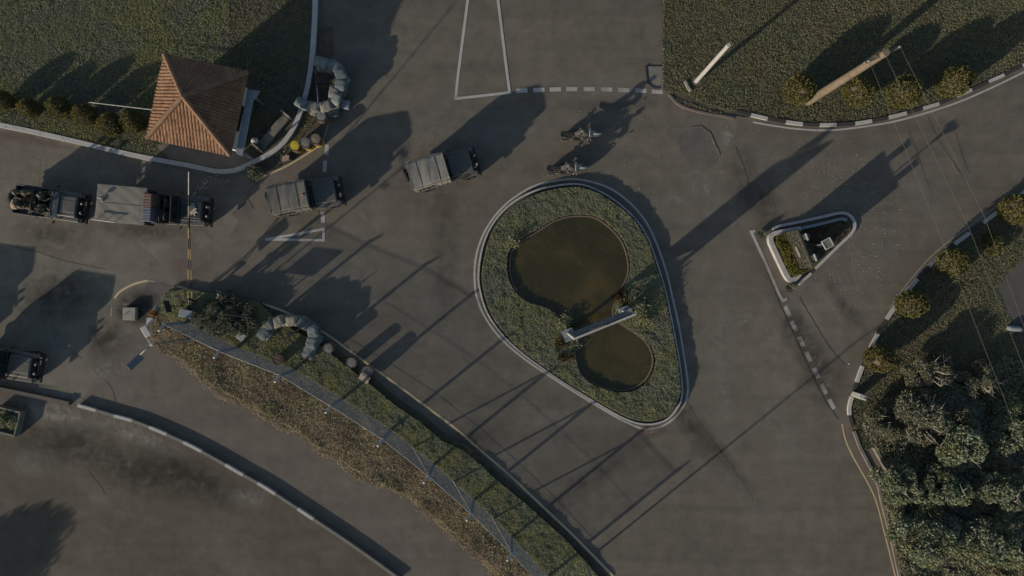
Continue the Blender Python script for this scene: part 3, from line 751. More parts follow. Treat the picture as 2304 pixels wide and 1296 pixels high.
pave = xy(Wp([(2600, 570), (2304, 578), (2262, 622), (2240, 646), (2258, 690), (2276, 728), (2292, 756), (2310, 800), (2600, 830)]))
RG2 = [q for q in RG if q[0] < W(2420, 0).x] + []
RGC = [(p.x + .12, p.y - .1) for p in kr] + [tuple(W(2420, 1330))[:2], tuple(W(2420, 360))[:2]]
grass('bank_grass', RGC, 650, .12, .040, .07, MT['lawn'], [pave, xy(Wp([(1961, 1006), (1986, 1047), (1998, 1090), (1962, 1052), (1944, 1016)]))], .5)
inset = [(p.x, p.y) for p in spline(Wp([((x - 1310) * .962 + 1310, (y - 680) * .964 + 680) for (x, y) in INN]), .4, True)]
pondo = [(p.x * 1.0, p.y) for p in spline(Wp([((x - 1310) * 1.04 + 1310, (y - 670) * 1.02 + 670) for (x, y) in POND]), .3, True)]
grass('island_groundcover', inset, 700, .11, .06, .28, MT['island'], [pondo], .42, .7, .17, flat=.3)
grass('island_groundcover', inset, 2200, .085, .050, .13, MT['island'], [pondo], .35, .35, .36, flat=.9)
grass('pond_edge_grass', pondo, 500, .08, .03, .10, MT['lawn'], [[(p.x, p.y) for p in spline(Wp([((x - 1310) * 1.012 + 1310, (y - 670) * 1.008 + 670) for (x, y) in POND]), .3, True)]], .3, .7, .17)
grass('dry_grass', DRYW, 1250, .14, .028, .13, MT['dry'], (), .7, .4, .04)
fr = spline(Wp(DRY), .1); fp = np.array([(q.x, q.y) for q in fr]); fp = np.repeat(fp, 34, 0) + RNG.normal(0, .13, (len(fr) * 34, 2)) + vnoise(np.repeat(fp, 34, 0)[:, 0], np.repeat(fp, 34, 0)[:, 1], .9)[:, None] * np.array([-.22, -.34]) + np.array([.08, .14])
tag(mesh_np('dry_fringe', leaf_quads(np.column_stack([fp, RNG.uniform(.02, .08, len(fp))]), RNG.uniform(.08, .2, len(fp)), .03, .4, flat=.6), MT['dry']), kind='stuff')
grass('dry_bank_weeds', DRYW, 130, .12, .05, .22, MT['hedge'], (), .8, .7, .04, .7)
nh = len(HED); HEDC = [(q[0] - (.22 if 6 < i < nh else 0), q[1] - (.30 if 6 < i < nh else 0)) for i, q in enumerate(HEDW)]
grass('hedge_groundcover', HEDC, 700, .11, .055, .26, MT['hedge'], (), .55, .7, .05, flat=.3)
grass('hedge_groundcover', HEDC, 1700, .085, .048, .15, MT['hedge'], (), .5, .4, .20, flat=.85)
grass('shaded_bed_plants', xy(Wp([(1802, 520), (1850, 508), (1894, 498), (1908, 506), (1908, 520), (1878, 550), (1832, 594), (1826, 560)])), 320, .12, .05, .22, MT['redplant'], (), .3, .7, .12)

def clump(centre, rx, ry, h, n, L, wd, up=.8, outw=.9, shell=.62, lumps=9, lump_r=.42, flat=.3):
    """leaves over an uneven dome made of many overlapping lumps"""
    cx, cy = centre
    ang = RNG.uniform(0, 2 * math.pi, lumps); rr = np.sqrt(RNG.uniform(0, 1, lumps)) * .78
    lx = cx + rx * rr * np.cos(ang); ly = cy + ry * rr * np.sin(ang)
    lz = h * (1 - .75 * rr ** 1.6) * RNG.uniform(.55, .82, lumps)
    lr = lump_r * RNG.uniform(.65, 1.25, lumps) * min(rx, ry)
    k = RNG.integers(0, lumps, n)
    d = unit(RNG.normal(0, 1, (n, 3)))
    r = lr[k] * RNG.uniform(shell, 1.05, n)
    P = np.column_stack([lx[k], ly[k], lz[k]]) + d * r[:, None] * np.array([1, 1, .75])
    P[:, 2] = np.maximum(P[:, 2], .05)
    return leaf_quads(P, RNG.uniform(.6, 1.3, n) * L, RNG.uniform(.7, 1.3, n) * wd, up, d, outw, flat)

# clipped round shrubs
def topiary_mesh(seed, n=3400):
    d = unit(RNG.normal(0, 1, (n, 3)))
    lump = .86 + .16 * vnoise(d[:, 0] * 3 + seed, d[:, 1] * 3 + d[:, 2] * 2 + 7, .9) + .10 * vnoise(d[:, 0] * 9 + seed, d[:, 1] * 9 + d[:, 2] * 6 + 7, .8)
    r = lump * RNG.uniform(.80, 1.03, n)
    P = d * r[:, None] * np.array([.60, .60, .68]) + np.array([0, 0, .74])
    P = P[P[:, 2] > .08]
    # a few bare hollows
    keep = np.ones(len(P), bool)
    for _ in range(8):
        c = unit(RNG.normal(0, 1, (1, 3)))[0] * .58 + np.array([0, 0, .8])
        keep &= np.linalg.norm(P - c, axis=1) > RNG.uniform(.06, .17)
    P = P[keep]
    dd = unit(P - np.array([0, 0, .7]))
    return leaf_quads(P, RNG.uniform(.07, .13, len(P)), RNG.uniform(.04, .07, len(P)), .5, dd, .7)

def topiary(label, px, py, s=1.0, group=None, seed=[0], proto=[]):
    c = W(px, py, .9 * s)
    if len(proto) < 3:
        t_ = thing('round_shrub', (c.x, c.y, .05), 0, label, 'shrub', group)
        mesh_np('crown', topiary_mesh(len(proto) * 3.1), MT['topiary'], t_)
        b = MB()
        b.ell((0, 0, .70), (.44, .44, .52), 12, 8)
        b.cyl((0, 0, 0), (0, 0, .35), .06, .05, 8)
        b.build('trunk', MT['bark'], t_)
        proto.append(t_)
    else:
        t_ = copy_tree(proto[seed[0] % 3]); t_['label'] = label; t_['group'] = group; seed[0] += 1
        t_.location = (c.x, c.y, .05)
    if group == GL: t_.location.z = .18
    t_.rotation_euler = (0, 0, random.uniform(0, 6.28)); t_.scale = (s, s, s * random.uniform(.95, 1.08))
    return t_
GL = 'clipped shrubs in a row along the hut lawn'
topiary('round shrub cut by the left edge of the lawn row', 8, 228, .95, GL)
topiary('round shrub second from the left end of the lawn row', 66, 243, .96, GL)
topiary('round shrub third from the left in the lawn row', 132, 242, 1.0, GL)
topiary('round shrub midway along the lawn row, below the white pole end', 192, 259, 1.05, GL)
topiary('large round shrub standing nearest the white kerb in the lawn row', 248, 280, 1.12, GL)
topiary('round shrub right beside the tiled roof eave', 302, 276, 1.08, GL)
GT = 'clipped shrubs along the upper verge'
topiary('olive shrub left of the thick wooden pole on the upper verge', 1800, 200, 1.42, GT)
topiary('olive shrub right of the thick wooden pole on the upper verge', 1936, 205, 1.40, GT)
topiary('broad olive shrub with orange patches close to the upper kerb', 2040, 206, 1.55, GT)
topiary('olive shrub farthest right on the upper verge', 2152, 182, 1.45, GT)
GR = 'clipped shrubs along the right bank kerb'
topiary('round shrub at the right edge above the kerb bank', 2290, 470, 1.42, GR)
topiary('round shrub on the bank crossed by the first wire', 2147, 590, 1.40, GR)
topiary('round shrub by the kerb in the middle of the bank', 2055, 684, 1.34, GR)
topiary('orange tinged round shrub lowest along the bank kerb, above the white marker', 1982, 808, 1.34, GR)
c = W(2240, 542, .6)
o = thing('loose_shrub', (c.x, c.y, .05), 0, 'low open shrub spreading between two round shrubs on the bank', 'shrub', GR)
mesh_np('crown', clump((0, 0), .85, .7, .85, 1700, .13, .065), MT['topiary'], o)
b = MB(); [b.tube([(0, 0, 0), (math.cos(a) * .3, math.sin(a) * .3, .4), (math.cos(a) * .6, math.sin(a) * .5, .62)], [.03, .02, .01], 6) for a in (.3, 1.7, 2.9, 4.2, 5.4)]
b.build('stems', MT['bark'], o)

# the tall tangled scrub bottom right
def scrub(label, px, py, rx, ry, h, n, m, L=.22, wd=.095, nb=6, zc=None, group='scrub clumps on the lower right bank'):
    c = W(px, py, h * .6)
    o = thing('scrub_bush', (c.x, c.y, .05), 0, label, 'bush', group)
    mesh_np('crown', clump((0, 0), rx, ry, h, int(n * 2.1), L * .76, wd * .86, .8, .9, .40, max(12, int(rx * ry * 8)), .27), m, o)
    b = MB()
    for i in range(nb):
        a = random.uniform(0, 6.28); r = random.uniform(.3, .85)
        x, y = math.cos(a) * rx * r, math.sin(a) * ry * r
        zt = h * random.uniform(.75, 1.05) * (1 - .35 * r)
        k = random.uniform(-.3, .3)
        b.tube([(0.1 * math.cos(a), .1 * math.sin(a), 0), (x * .45 + k, y * .45, zt * .6), (x * .8, y * .8 + k, zt * .92), (x, y, zt)], [.06, .045, .03, .012], 6)
        for j in range(2):
            b.tube([(x * .8, y * .8 + k, zt * .92), (x * .8 + random.uniform(-.5, .5), y * .8 + k + random.uniform(-.5, .5), zt * 1.02)], [.02, .008], 5)
    b.build('branches', MT['branch'], o)
    return o
scrub('dull feathery scrub nearest the road under the white marker', 1985, 960, 1.3, 1.4, 1.5, 2600, MT['scrub_dull'], .26, .06, 5)
scrub('tangled brownish scrub with bare pale branches in the middle of the bank', 2075, 940, 1.9, 1.9, 2.3, 4600, MT['scrub_dull'], .26, .075, 14)
scrub('loose grey green bush just under the lowest round shrub', 2095, 835, 1.9, 1.2, 1.9, 3400, MT['scrub_dull'], .24, .07, 9)
scrub('bright green bush right of the bare branches', 2165, 1000, 1.8, 1.7, 2.9, 4800, MT['scrub'], .24, .12, 6)
scrub('lush green bush low at the road corner of the bank', 2020, 1085, 1.5, 1.5, 2.1, 4400, MT['scrub'], .24, .11, 4)
scrub('leafy green bush at the bottom of the bank scrub', 2130, 1105, 2.0, 1.5, 2.4, 4800, MT['scrub'], .24, .12, 5)
scrub('dark bush with twisted pale stems beside the first wire', 2215, 860, 1.6, 1.3, 1.7, 2300, MT['scrub_dull'], .22, .07, 12)
scrub('shaded dark bush beyond the wires at the right edge', 2285, 960, 1.8, 2.0, 1.6, 3000, MT['scrub'], .24, .11, 4)
scrub('green bush at the bottom right corner', 2265, 1110, 1.8, 1.5, 2.2, 3800, MT['scrub'], .24, .12, 4)
scrub('green scrub continuing below the bank bushes', 2090, 1215, 2.6, 1.8, 2.3, 4200, MT['scrub'], .24, .12, 4)
scrub('broad green scrub low on the right bank', 2240, 1230, 2.4, 1.9, 2.3, 3800, MT['scrub'], .24, .12, 4)

und = xy(Wp([(1955, 935), (1995, 900), (2035, 885), (2060, 850), (2110, 835), (2150, 862), (2195, 880), (2230, 925), (2260, 990), (2330, 1010), (2420, 1020), (2420, 1320), (2040, 1320), (2010, 1210), (1992, 1130), (1990, 1090), (2000, 1055), (1966, 1000), (1942, 960)], .6))
grass('scrub_undergrowth', und, 560, .17, .075, .75, MT['scrub_dull'], (), .9, .6, .15, 1.0, .6)
und2 = xy(Wp([(2190, 830), (2260, 800), (2420, 840), (2420, 1020), (2260, 985), (2225, 915)], .3))
grass('scrub_undergrowth', und2, 260, .18, .07, .5, MT['scrub'], (), 1.2, .7, .08, .8, .4)
# bush in the corner behind the barrier
o = thing('corner_bush', tuple(W(512, 712, .6).xy) + (.05,), 0, 'grey leaved spreading bush between the barrier and the lower sandbag nest', 'bush')
mesh_np('crown', clump((0, 0), 2.3, 1.35, 1.05, 9500, .14, .075, .8, .9, .45, 46, .26), MT['greybush'], o)
b = MB(); [b.tube([(0, 0, 0), (math.cos(a) * .8, math.sin(a) * .5, .6), (math.cos(a) * 1.5, math.sin(a) * .9, .9)], [.05, .03, .012], 6) for a in (.2, 1.2, 2.4, 3.3, 4.4, 5.5)]
b.build('stems', MT['bark'], o)

# hedge of the triangular island: between the curved wall and the sign wall
hp = xy(Wp([(1745, 530), (1795, 517), (1800, 525), (1818, 585), (1824, 604), (1800, 618), (1786, 624), (1776, 618), (1760, 580), (1744, 545)], .4))
p = sample(hp, 1500)
P = np.column_stack([p, .12 + RNG.uniform(.15, 1, len(p)) ** .5 * (.42 + .22 * vnoise(p[:, 0], p[:, 1], .3))])
o = tag(mesh_np('yellow_hedge', leaf_quads(P, RNG.uniform(.06, .12, len(P)), RNG.uniform(.04, .065, len(P)), .6), MT['yellowhedge']), 'yellow green clipped hedge filling the front of the triangular island', 'hedge')

# pond side plants
def plant(label, px, py, r, h, n, m, L=.16, wd=.06, z0=.17, cat='plant', group=None):
    c = W(px, py, h * .5)
    o = thing('pond_plant' if group else 'verge_plant', (c.x, c.y, z0), 0, label, cat, group)
    mesh_np('foliage', clump((0, 0), r, r, h, n, L, wd, 1.0, 1.0, .15, 3, .95), m, o)
    b = MB(); b.tube([(0, 0, -.1), (.02, .01, h * .3), (.05, .02, h * .6)], [.04, .03, .012], 6); b.build('stem', MT['bark'], o)
    return o
GP = 'plants round the sign plinths'
plant('dark green plant above the left sign plinth', 1268, 728, .45, .55, 420, MT['hedge'], group=GP)
plant('reddish plant below the left sign plinth', 1258, 778, .42, .45, 380, MT['redplant'], group=GP)
plant('rusty leaved plant by the small pond lobe bank', 1272, 802, .45, .45, 380, MT['redplant'], group=GP)
plant('grey green plant between the small pond and the ground cover', 1284, 776, .40, .6, 420, MT['greybush'], group=GP)
plant('brownish plant at the right plinth by the pond rim', 1396, 674, .5, .6, 520, MT['redplant'], group=GP)
plant('pale green plant behind the right sign plinth', 1432, 686, .75, .8, 900, MT['greybush'], group=GP)
plant('green tuft at the left bank of the large pond lobe', 1150, 548, .45, .5, 420, MT['hedge'], group=GP)
plant('broad leaved green plant under the right end of the sign', 1440, 712, .6, .6, 700, MT['hedge'], group=GP)
def spiky(label, px, py, r=.30):
    c = W(px, py, .25)
    o = thing('potted_plant', (c.x, c.y, 0), 0, label, 'potted plant', 'dark potted plants at the kerb ends')
    b = MB(); b.lathe((0, 0, 0), [(.0, 0), (.15, .0), (.21, .24), (.23, .26), (.19, .26), (.18, .2), (0, .2)], 14); b.build('pot', MT['dark_metal'], o)
    n = 90; a = RNG.uniform(0, 6.28, n); e = RNG.uniform(.25, 1.3, n)
    d = np.column_stack([np.cos(a) * np.cos(e), np.sin(a) * np.cos(e), np.sin(e)])
    L = RNG.uniform(.6, 1.1, n)[:, None] * r * 1.25; s_ = unit(np.cross(d, np.array([0, 0, 1.0])))
    B = np.array([0, 0, .22]) + d * .02
    V = np.stack([B - s_ * .012, B + d * L * .5 + s_ * .022, B + d * L, B + d * L * .5 - s_ * .022], 1)
    mesh_np('foliage', V, MT['soil'] if False else MT['greybush'], o)
    return o
spiky('dark potted plant by the upper corner of the triangular island', 1713, 526)
spiky('dark potted plant by the lower corner of the triangular island', 1777, 648)

# ================================================================== GUARD HUT
EZ, AZ = 2.55, 4.25
hc = W(447, 240, EZ)
ca = [W(333, 310, EZ), W(522, 350, EZ), W(559, 165, EZ), W(371, 125, EZ)]
hc = sum((Vector(p) for p in ca), Vector()) / 4
hut_yaw = math.atan2((ca[1] - ca[0]).y, (ca[1] - ca[0]).x)
hl = ((ca[1] - ca[0]).length + (ca[2] - ca[1]).length) / 4      # half eave length
hut = thing('guard_hut', (hc.x, hc.y, .05), hut_yaw, 'guard hut under a pyramid roof of orange clay tiles at the lawn corner', 'hut')
b = MB()
wl = hl - .55
b.span(-wl, wl, -wl, wl, 0, EZ - .02)
b.build('wall', MT['wall'], hut)
for k in range(4):
    R = rot(0, 0, k * math.pi / 2)
    b = MB(); b.box(R @ Vector((0, -wl - .012, 1.45)), (1.5, .06, 1.0) , .01, R); w_ = b.build('window', MT['dark_metal'], hut)
    b = MB(); b.box(R @ Vector((0, -wl - .046, 1.45)), (1.34, .006, .84), 0, R); b.build('pane', MT['glass'], w_)
b = MB(); b.span(-wl - .04, -wl + .02, -1.5, -.7, 0, 2.0, .01); d_ = b.build('door', MT['wood'], hut)
b = MB(); b.cyl((-wl - .09, -.82, 1.0), (-wl - .02, -.82, 1.0), .03, n=8); b.build('handle', MT['grey_metal'], d_)
# four slopes of barrel tiles
slope = math.hypot(hl, AZ - EZ); TW, CL = .19, .38
def tile_face(k):
    nu = int(round(2 * hl / TW)) * 6; rows = []
    nc = int(math.ceil(slope / CL)); vs = []
    ts = []
    for c in range(nc):
        for q in (0.0, .5, .985):
            tt = min(slope, (c + q) * CL); ts.append((tt, .055 * (1 - q)))
        if ts[-1][0] >= slope: break
    jit = [random.uniform(-.010, .010) for _ in range(400)]
    us = np.linspace(-hl, hl, nu + 1)
    b = MB(); V = []
    ang = math.atan2(AZ - EZ, hl)
    for ti, (tt, lift) in enumerate(ts):
        half = hl * (1 - tt / slope)
        for ui, u in enumerate(us):
            cu = max(-half, min(half, u))
            ph = (cu / TW) % 1.0
            col_i = int(cu / TW) + 200; row_i = ti // 3
            hgt = .062 * abs(math.sin(math.pi * ph)) ** .7 + lift + jit[(col_i * 7 + row_i * 13) % 400]
            if abs(u) > half + 1e-6: hgt = min(hgt, .03)
            y = -hl + tt * math.cos(ang) + hgt * -math.sin(ang)
            z = EZ + tt * math.sin(ang) + hgt * math.cos(ang)
            V.append(Vector((cu, y, z)))
    F = []; n = nu + 1
    for ti in range(len(ts) - 1):
        h0 = hl * (1 - ts[ti][0] / slope)
        for ui in range(nu):
            if us[ui] < h0 and us[ui + 1] > -h0:
                F.append((ti * n + ui, ti * n + ui + 1, (ti + 1) * n + ui + 1, (ti + 1) * n + ui))
    R = rot(0, 0, k * math.pi / 2)
    b.add([R @ v for v in V], F, False)
    return b
roofb = MB()
for k in range(4):
    fb = tile_face(k); roofb.add(fb.v, fb.f, False)
roofb.add([(-hl, -hl, EZ - .06), (hl, -hl, EZ - .06), (hl, hl, EZ - .06), (-hl, hl, EZ - .06)], [(3, 2, 1, 0)])
for k in range(4):
    R = rot(0, 0, k * math.pi / 2); roofb.add([R @ Vector(p) for p in ((-hl, -hl, EZ - .06), (hl, -hl, EZ - .06), (hl, -hl, EZ + .02), (-hl, -hl, EZ + .02))], [(0, 1, 2, 3)])
roof = roofb.build('roof', MT['tile'], hut)
for k in range(4):
    R = rot(0, 0, k * math.pi / 2); b = MB()
    p0 = R @ Vector((-hl, -hl, EZ + .05)); p1 = Vector((0, 0, AZ + .06)); n = 13
    for i in range(n):
        a = p0.lerp(p1, i / n); c2 = p0.lerp(p1, (i + 1.06) / n)
        b.cyl(a + Vector((0, 0, .02)), c2, .145, .115, 8)
    b.build('hip_tiles', MT['hip'], roof)
b = MB(); b.lathe((0, 0, AZ - .05), [(.20, 0), (.16, .10), (.08, .15), (0, .16)], 12); b.build('apex_cap', MT['concrete_grey'], roof)
# flat slab canopy along the right side
ci = Matrix.Rotation(-hut_yaw, 3, 'Z')
def hutloc(px, py, z):
    v = W(px, py, z) - Vector((hc.x, hc.y, 0)); v = ci @ Vector((v.x, v.y, 0)); return Vector((v.x, v.y, z - .05))
b = MB(); poly = [hutloc(p[0], p[1], 2.35) for p in [(531, 345), (545, 352), (569, 224), (574, 222), (584, 204), (556, 201), (553, 222)]]
b.prism([(p.x, p.y) for p in poly], 2.18, 2.30); b.build('canopy', MT['slate'], hut)
for q in (hutloc(565, 214, 2.2), hutloc(540, 342, 2.2)):
    b = MB(); b.cyl((q.x, q.y, 0), (q.x, q.y, 2.18), .06, n=8); b.build('post', MT['grey_metal'], hut)

def pole_between(name, p0, p1, r0, r1, m, label, cat, n=10):
    o = thing(name, (p0.x, p0.y, p0.z), 0, label, cat)
    b = MB(); b.cyl((0, 0, 0), p1 - p0, r0, r1, n); b.build('shaft', m, o)
    return o
a_, c_ = W(200, 230, 2.0), W(345, 247, 2.0)
o = pole_between('swing_pole', Vector((c_.x, c_.y, 2.0)), Vector((a_.x, a_.y, 2.0)), .030, .022, MT['white'], 'thin white pole sticking out level from under the tiled eave', 'pole')
b = MB(); b.box((0.1, 0, 0), (.30, .12, .12), .02); b.build('bracket', MT['dark_metal'], o)
b = MB(); b.cyl((.2, 0, -1.95), (.2, 0, .05), .05, n=8); b.build('post', MT['dark_metal'], o)

# low slab, its end posts, spotted pot and white box beside the hut
s0, s1 = W(590, 334), W(648, 266)
d = (s1 - s0); o = thing('culvert_slab', tuple((s0 + s1).xy / 2) + (.20,), math.atan2(d.y, d.x), 'mossy concrete slab lying along the lawn inside the curved kerb', 'slab')
b = MB(); b.box((0, 0, .11), (d.length, .52, .22), .03); b.build('slab', MT['concrete_grey'], o)
for sx in (-1, 1):
    b = MB(); b.box((sx * (d.length / 2 + .10), .03, .26), (.12, .66, .52), .02); b.build('end_block', MT['concrete_pale'] if sx > 0 else MT['concrete_grey'], o)
c = W(575, 318, .4)
o = thing('stone_ball', (c.x, c.y, .20), 0, 'spotted pale stone ball on a stub beside the hut canopy', 'stone ball')
b = MB(); b.ell((0, 0, .34), (.21, .21, .21), 16, 10); b.build('ball', simple('spotted_stone', c3(.06, .06, .06), c3(.33, .32, .31), 6, .8, lo=.42, hi=.5), o)
b = MB(); b.lathe((0, 0, 0), [(0, 0), (.17, 0), (.12, .1), (.12, .18), (0, .18)], 12); b.build('stub', MT['concrete_grey'], o)
plant_o = plant('dark plant with dry tan leaves at the kerb above the parked vehicles', 572, 387, .42, .55, 700, MT['greybush'], .15, .06, .0)
c = W(572, 387, .3)
V = clump((0, 0), .3, .25, .5, 120, .12, .06); dl = mesh_np('dry_leaves', V, MT['tan'], plant_o)

# ================================================================== CHAIN LINK FENCE
fo = thing('chain_link_fence', (FB[0].x, FB[0].y, .03), 0, 'grey chain link fence with posts coloured sunlit white above and shaded blue below between dry bank and green hedge', 'fence')
base0 = Vector((FB[0].x, FB[0].y, .03))
mb = MB(); FH = 2.75; SP = .085; wr = .0042
for i in range(len(FB) - 1):
    a, c2 = FB[i].xy, FB[i + 1].xy; L = (c2 - a).length; t_ = (c2 - a) / L
    u = -FH
    while u < L:
        for sg in (1, -1):
            # straight wire rising at 45 degrees, clipped to this bay
            if sg == 1: u0, z0_, u1, z1_ = u, 0, u + FH, FH
            else: u0, z0_, u1, z1_ = u, FH, u + FH, 0
            f0 = max(0, -u0 / FH); f1 = min(1, (L - u0) / FH)
            if f1 <= f0: continue
            P0 = (a + t_ * (u0 + FH * f0)); P1 = (a + t_ * (u0 + FH * f1))
            za, zb = z0_ + (z1_ - z0_) * f0, z0_ + (z1_ - z0_) * f1
            q = Vector((-t_.y, t_.x)) * wr
            mb.add([Vector((P0.x + q.x, P0.y + q.y, za)) , Vector((P0.x - q.x, P0.y - q.y, za)), Vector((P0.x, P0.y, za + wr * 2.6)),
                    Vector((P1.x + q.x, P1.y + q.y, zb)), Vector((P1.x - q.x, P1.y - q.y, zb)), Vector((P1.x, P1.y, zb + wr * 2.6))],
                   [(0, 1, 4, 3), (1, 2, 5, 4), (2, 0, 3, 5)])
        u += SP
mb.v = [(v[0] - base0.x, v[1] - base0.y, v[2]) for v in mb.v]
mb.build('mesh', simple('galvanised_wire', c3(.092, .120, .142), c3(.074, .098, .118), 3, .6), fo)
b = MB()
for z, rr in ((.04, .012), (.95, .008), (1.85, .008), (FH, .020)):
    b.tube([Vector((p.x - base0.x, p.y - base0.y, z)) for p in FB], rr, 6)
b.build('rail_wire', MT['grey_metal'], fo)
for i, p in enumerate(FB):
    b = MB(); q = Vector((p.x - base0.x, p.y - base0.y, 0))
    b.cur = 1; b.box(q + Vector((0, 0, 1.40)), (.15, .15, 2.80), .015); b.cur = 0; b.box(q + Vector((0, 0, 2.82)), (.17, .17, .06), .01)
    t_ = ((FB[min(i + 1, len(FB) - 1)] - FB[max(i - 1, 0)]).xy).normalized(); nrm = Vector((t_.y, -t_.x, 0)) * -1
    if nrm.y > 0: nrm = -nrm
    b.cyl(q + Vector((0, 0, 2.80)), q + nrm * .36 + Vector((0, 0, 3.12)), .075, .065, 8)
    b.build('post', [MT['white'], MT['slate']], fo)  # slate body puts the posts' shaded face into the colour, white their sunlit tops
    if i in (5, 6, 7):
        c2 = -t_ * 1.75
        b = MB(); b.cyl(q + Vector((c2.x, c2.y, .05)), q + Vector((0, 0, 2.5)), .055, .055, 8); b.build('brace', MT['concrete_pale'], fo)
b = MB(); b.ribbon([Vector((p.x - base0.x, p.y - base0.y)) for p in FB], .20, 0, .10); b.build('plinth', MT['concrete_grey'], fo)

# ================================================================== BARRIER, BOXES, SIGNS, LAMPS ON THE LEFT
gb = W(425, 672, 1.0); gt = W(411, 440, 5.0)
bar = thing('boom_barrier', (gb.x, gb.y, 0), math.atan2(gt.y - gb.y, gt.x - gb.x), 'yellow and black boom barrier half raised over the entry lane', 'barrier')
BL = (gt - gb).length
b = MB(); n = 24
ys = simple('boom_yellow', c3(.22, .16, .055), c3(.17, .125, .05), 5, .6); mats = [ys, MT['black'], MT['white']]
for i in range(n):
    x0, x1 = BL * i / n, BL * (i + 1) / n; z0_, z1_ = 1.0 + 4.0 * i / n, 1.0 + 4.0 * (i + 1) / n
    b.cur = 2 if i >= n - 4 else (0 if (i // 2) % 2 == 0 else 1)
    b.cyl((x0, .035, z0_), (x1, .035, z1_), .030, n=8)
    if i < n * .66:
        b.cyl((x0, -.16 + .18 * i / (n * .66), z0_ - .06), (x1, -.16 + .18 * (i + 1) / (n * .66), z1_ - .06), .022, n=8)
b.build('boom', mats, bar)
b = MB(); b.cyl((0, 0, 1.0), (-.75, .0, .50), .05, n=8); b.box((-.72, 0, .52), (.28, .2, .26), .03); b.build('counterweight', MT['dark_metal'], bar)
b = MB(); b.box((-.10, .14, .5), (.10, .08, 1.06), .01); b.box((-.10, -.14, .5), (.10, .08, 1.06), .01); b.cyl((-.1, -.2, 1.0), (-.1, .2, 1.0), .035, n=8); b.build('pivot_post', MT['dark_metal'], bar)
c = W(422, 709, .6)
o = thing('barrier_cabinet', (c.x, c.y, .04), rad(-12), 'small grey topped stand with white legs by the barrier foot', 'stand')
b = MB(); b.box((0, .10, .86), (.74, .46, .06), .015); b.build('top', MT['slate'], o)
b = MB(); b.box((.0, .28, .45), (.70, .08, .80), .01); b.build('back_panel', MT['grey_metal'], o)
for sx in (-.33, .33):
    b = MB(); b.box((sx, -.12, .42), (.07, .09, .84), .01); b.build('leg', MT['white'], o)
# sign on a pole; the black panel paints in its shaded side
c = W(412, 688)
o = thing('road_sign', (c.x, c.y, .04), rad(106), 'square sign, its shaded side painted in as black, on a thin pole beside the barrier', 'sign')
b = MB(); b.cyl((0, 0, 0), (0, 0, 2.2), .03, n=8); b.build('pole', MT['dark_metal'], o)
b = MB(); b.box((0, -.045, 1.9), (.68, .03, .66), .012); b.build('panel', MT['black'], o)
b = MB(); b.box((0, -.026, 1.9), (.64, .006, .62), .002); b.build('face', MT['white'], o)
# second low board among the bush whose shadow falls on the road
c = W(558, 708)
o = thing('notice_board', (c.x, c.y, .04), rad(-8), 'dark notice board standing on two legs above the corner bush', 'board')
b = MB(); b.box((0, 0, 1.40), (1.75, .04, .70), .01); b.build('board', MT['army_dark'], o)
for sx in (-.62, .62):
    b = MB(); b.box((sx, .04, .62), (.07, .05, 1.24), .01); b.build('leg', MT['dark_metal'], o)
# street light with a white lamp and a blue solar panel
c = W(432, 761)
o = thing('solar_street_light', (c.x, c.y, .04), 0, 'solar street light with a white lamp head and a blue panel over the side lane', 'street light')
LZ = 4.55
def lrel(px, py, z):
    v = W(px, py, z); return Vector((v.x - c.x, v.y - c.y, z))
b = MB(); b.cyl((0, 0, 0), (0, 0, LZ), .055, .04, 10); b.cyl((0, 0, 0), (0, 0, .04), .16, n=10); b.build('pole', MT['grey_metal'], o)
h0 = Vector((0, 0, LZ)); 
b = MB(); e = lrel(330, 756, LZ + .1); b.tube([h0, h0.lerp(e, .5) + Vector((0, 0, .06)), e], .03, 8); b.build('lamp_arm', MT['white'], o)
b = MB(); q = lrel(329, 745, LZ + .12); dd = (lrel(317, 731, LZ + .1) - lrel(332, 757, LZ + .1)); b.box(q, (.62, .36, .10), .04, rot(0, 0, math.atan2(dd.y, dd.x))); b.build('lamp_head', MT['white'], o)
b = MB(); e = lrel(316, 798, LZ - .1); b.tube([h0, e], .028, 8); b.build('panel_arm', MT['grey_metal'], o)
b = MB(); q = lrel(305, 814, LZ - .05); dd = lrel(290, 829, LZ) - lrel(318, 800, LZ); b.box(q, (.88, .40, .035), .01, rot(0, 0, math.atan2(dd.y, dd.x)) @ rot(rad(8), rad(-12), 0)); b.build('solar_panel', MT['blue'], o)
b = MB(); b.box(h0, (.2, .16, .14), .03); b.build('bracket', MT['white'], o)
# concrete block in its burnt hollow
c = W(290, 706, .34)
o = thing('concrete_block', (c.x, c.y, 0), rad(-1), 'square pale concrete block beside the barrier island', 'block')
b = MB(); b.box((0, 0, .17), (.74, .76, .34), .02); b.build('block', MT['concrete_pale'], o)
b = MB(); b.tube([(-.16, 0, .34), (-.16, .03, .39), (-.08, .03, .39), (-.08, 0, .34)], .012, 6); b.build('lifting_eye', MT['dark_metal'], o)
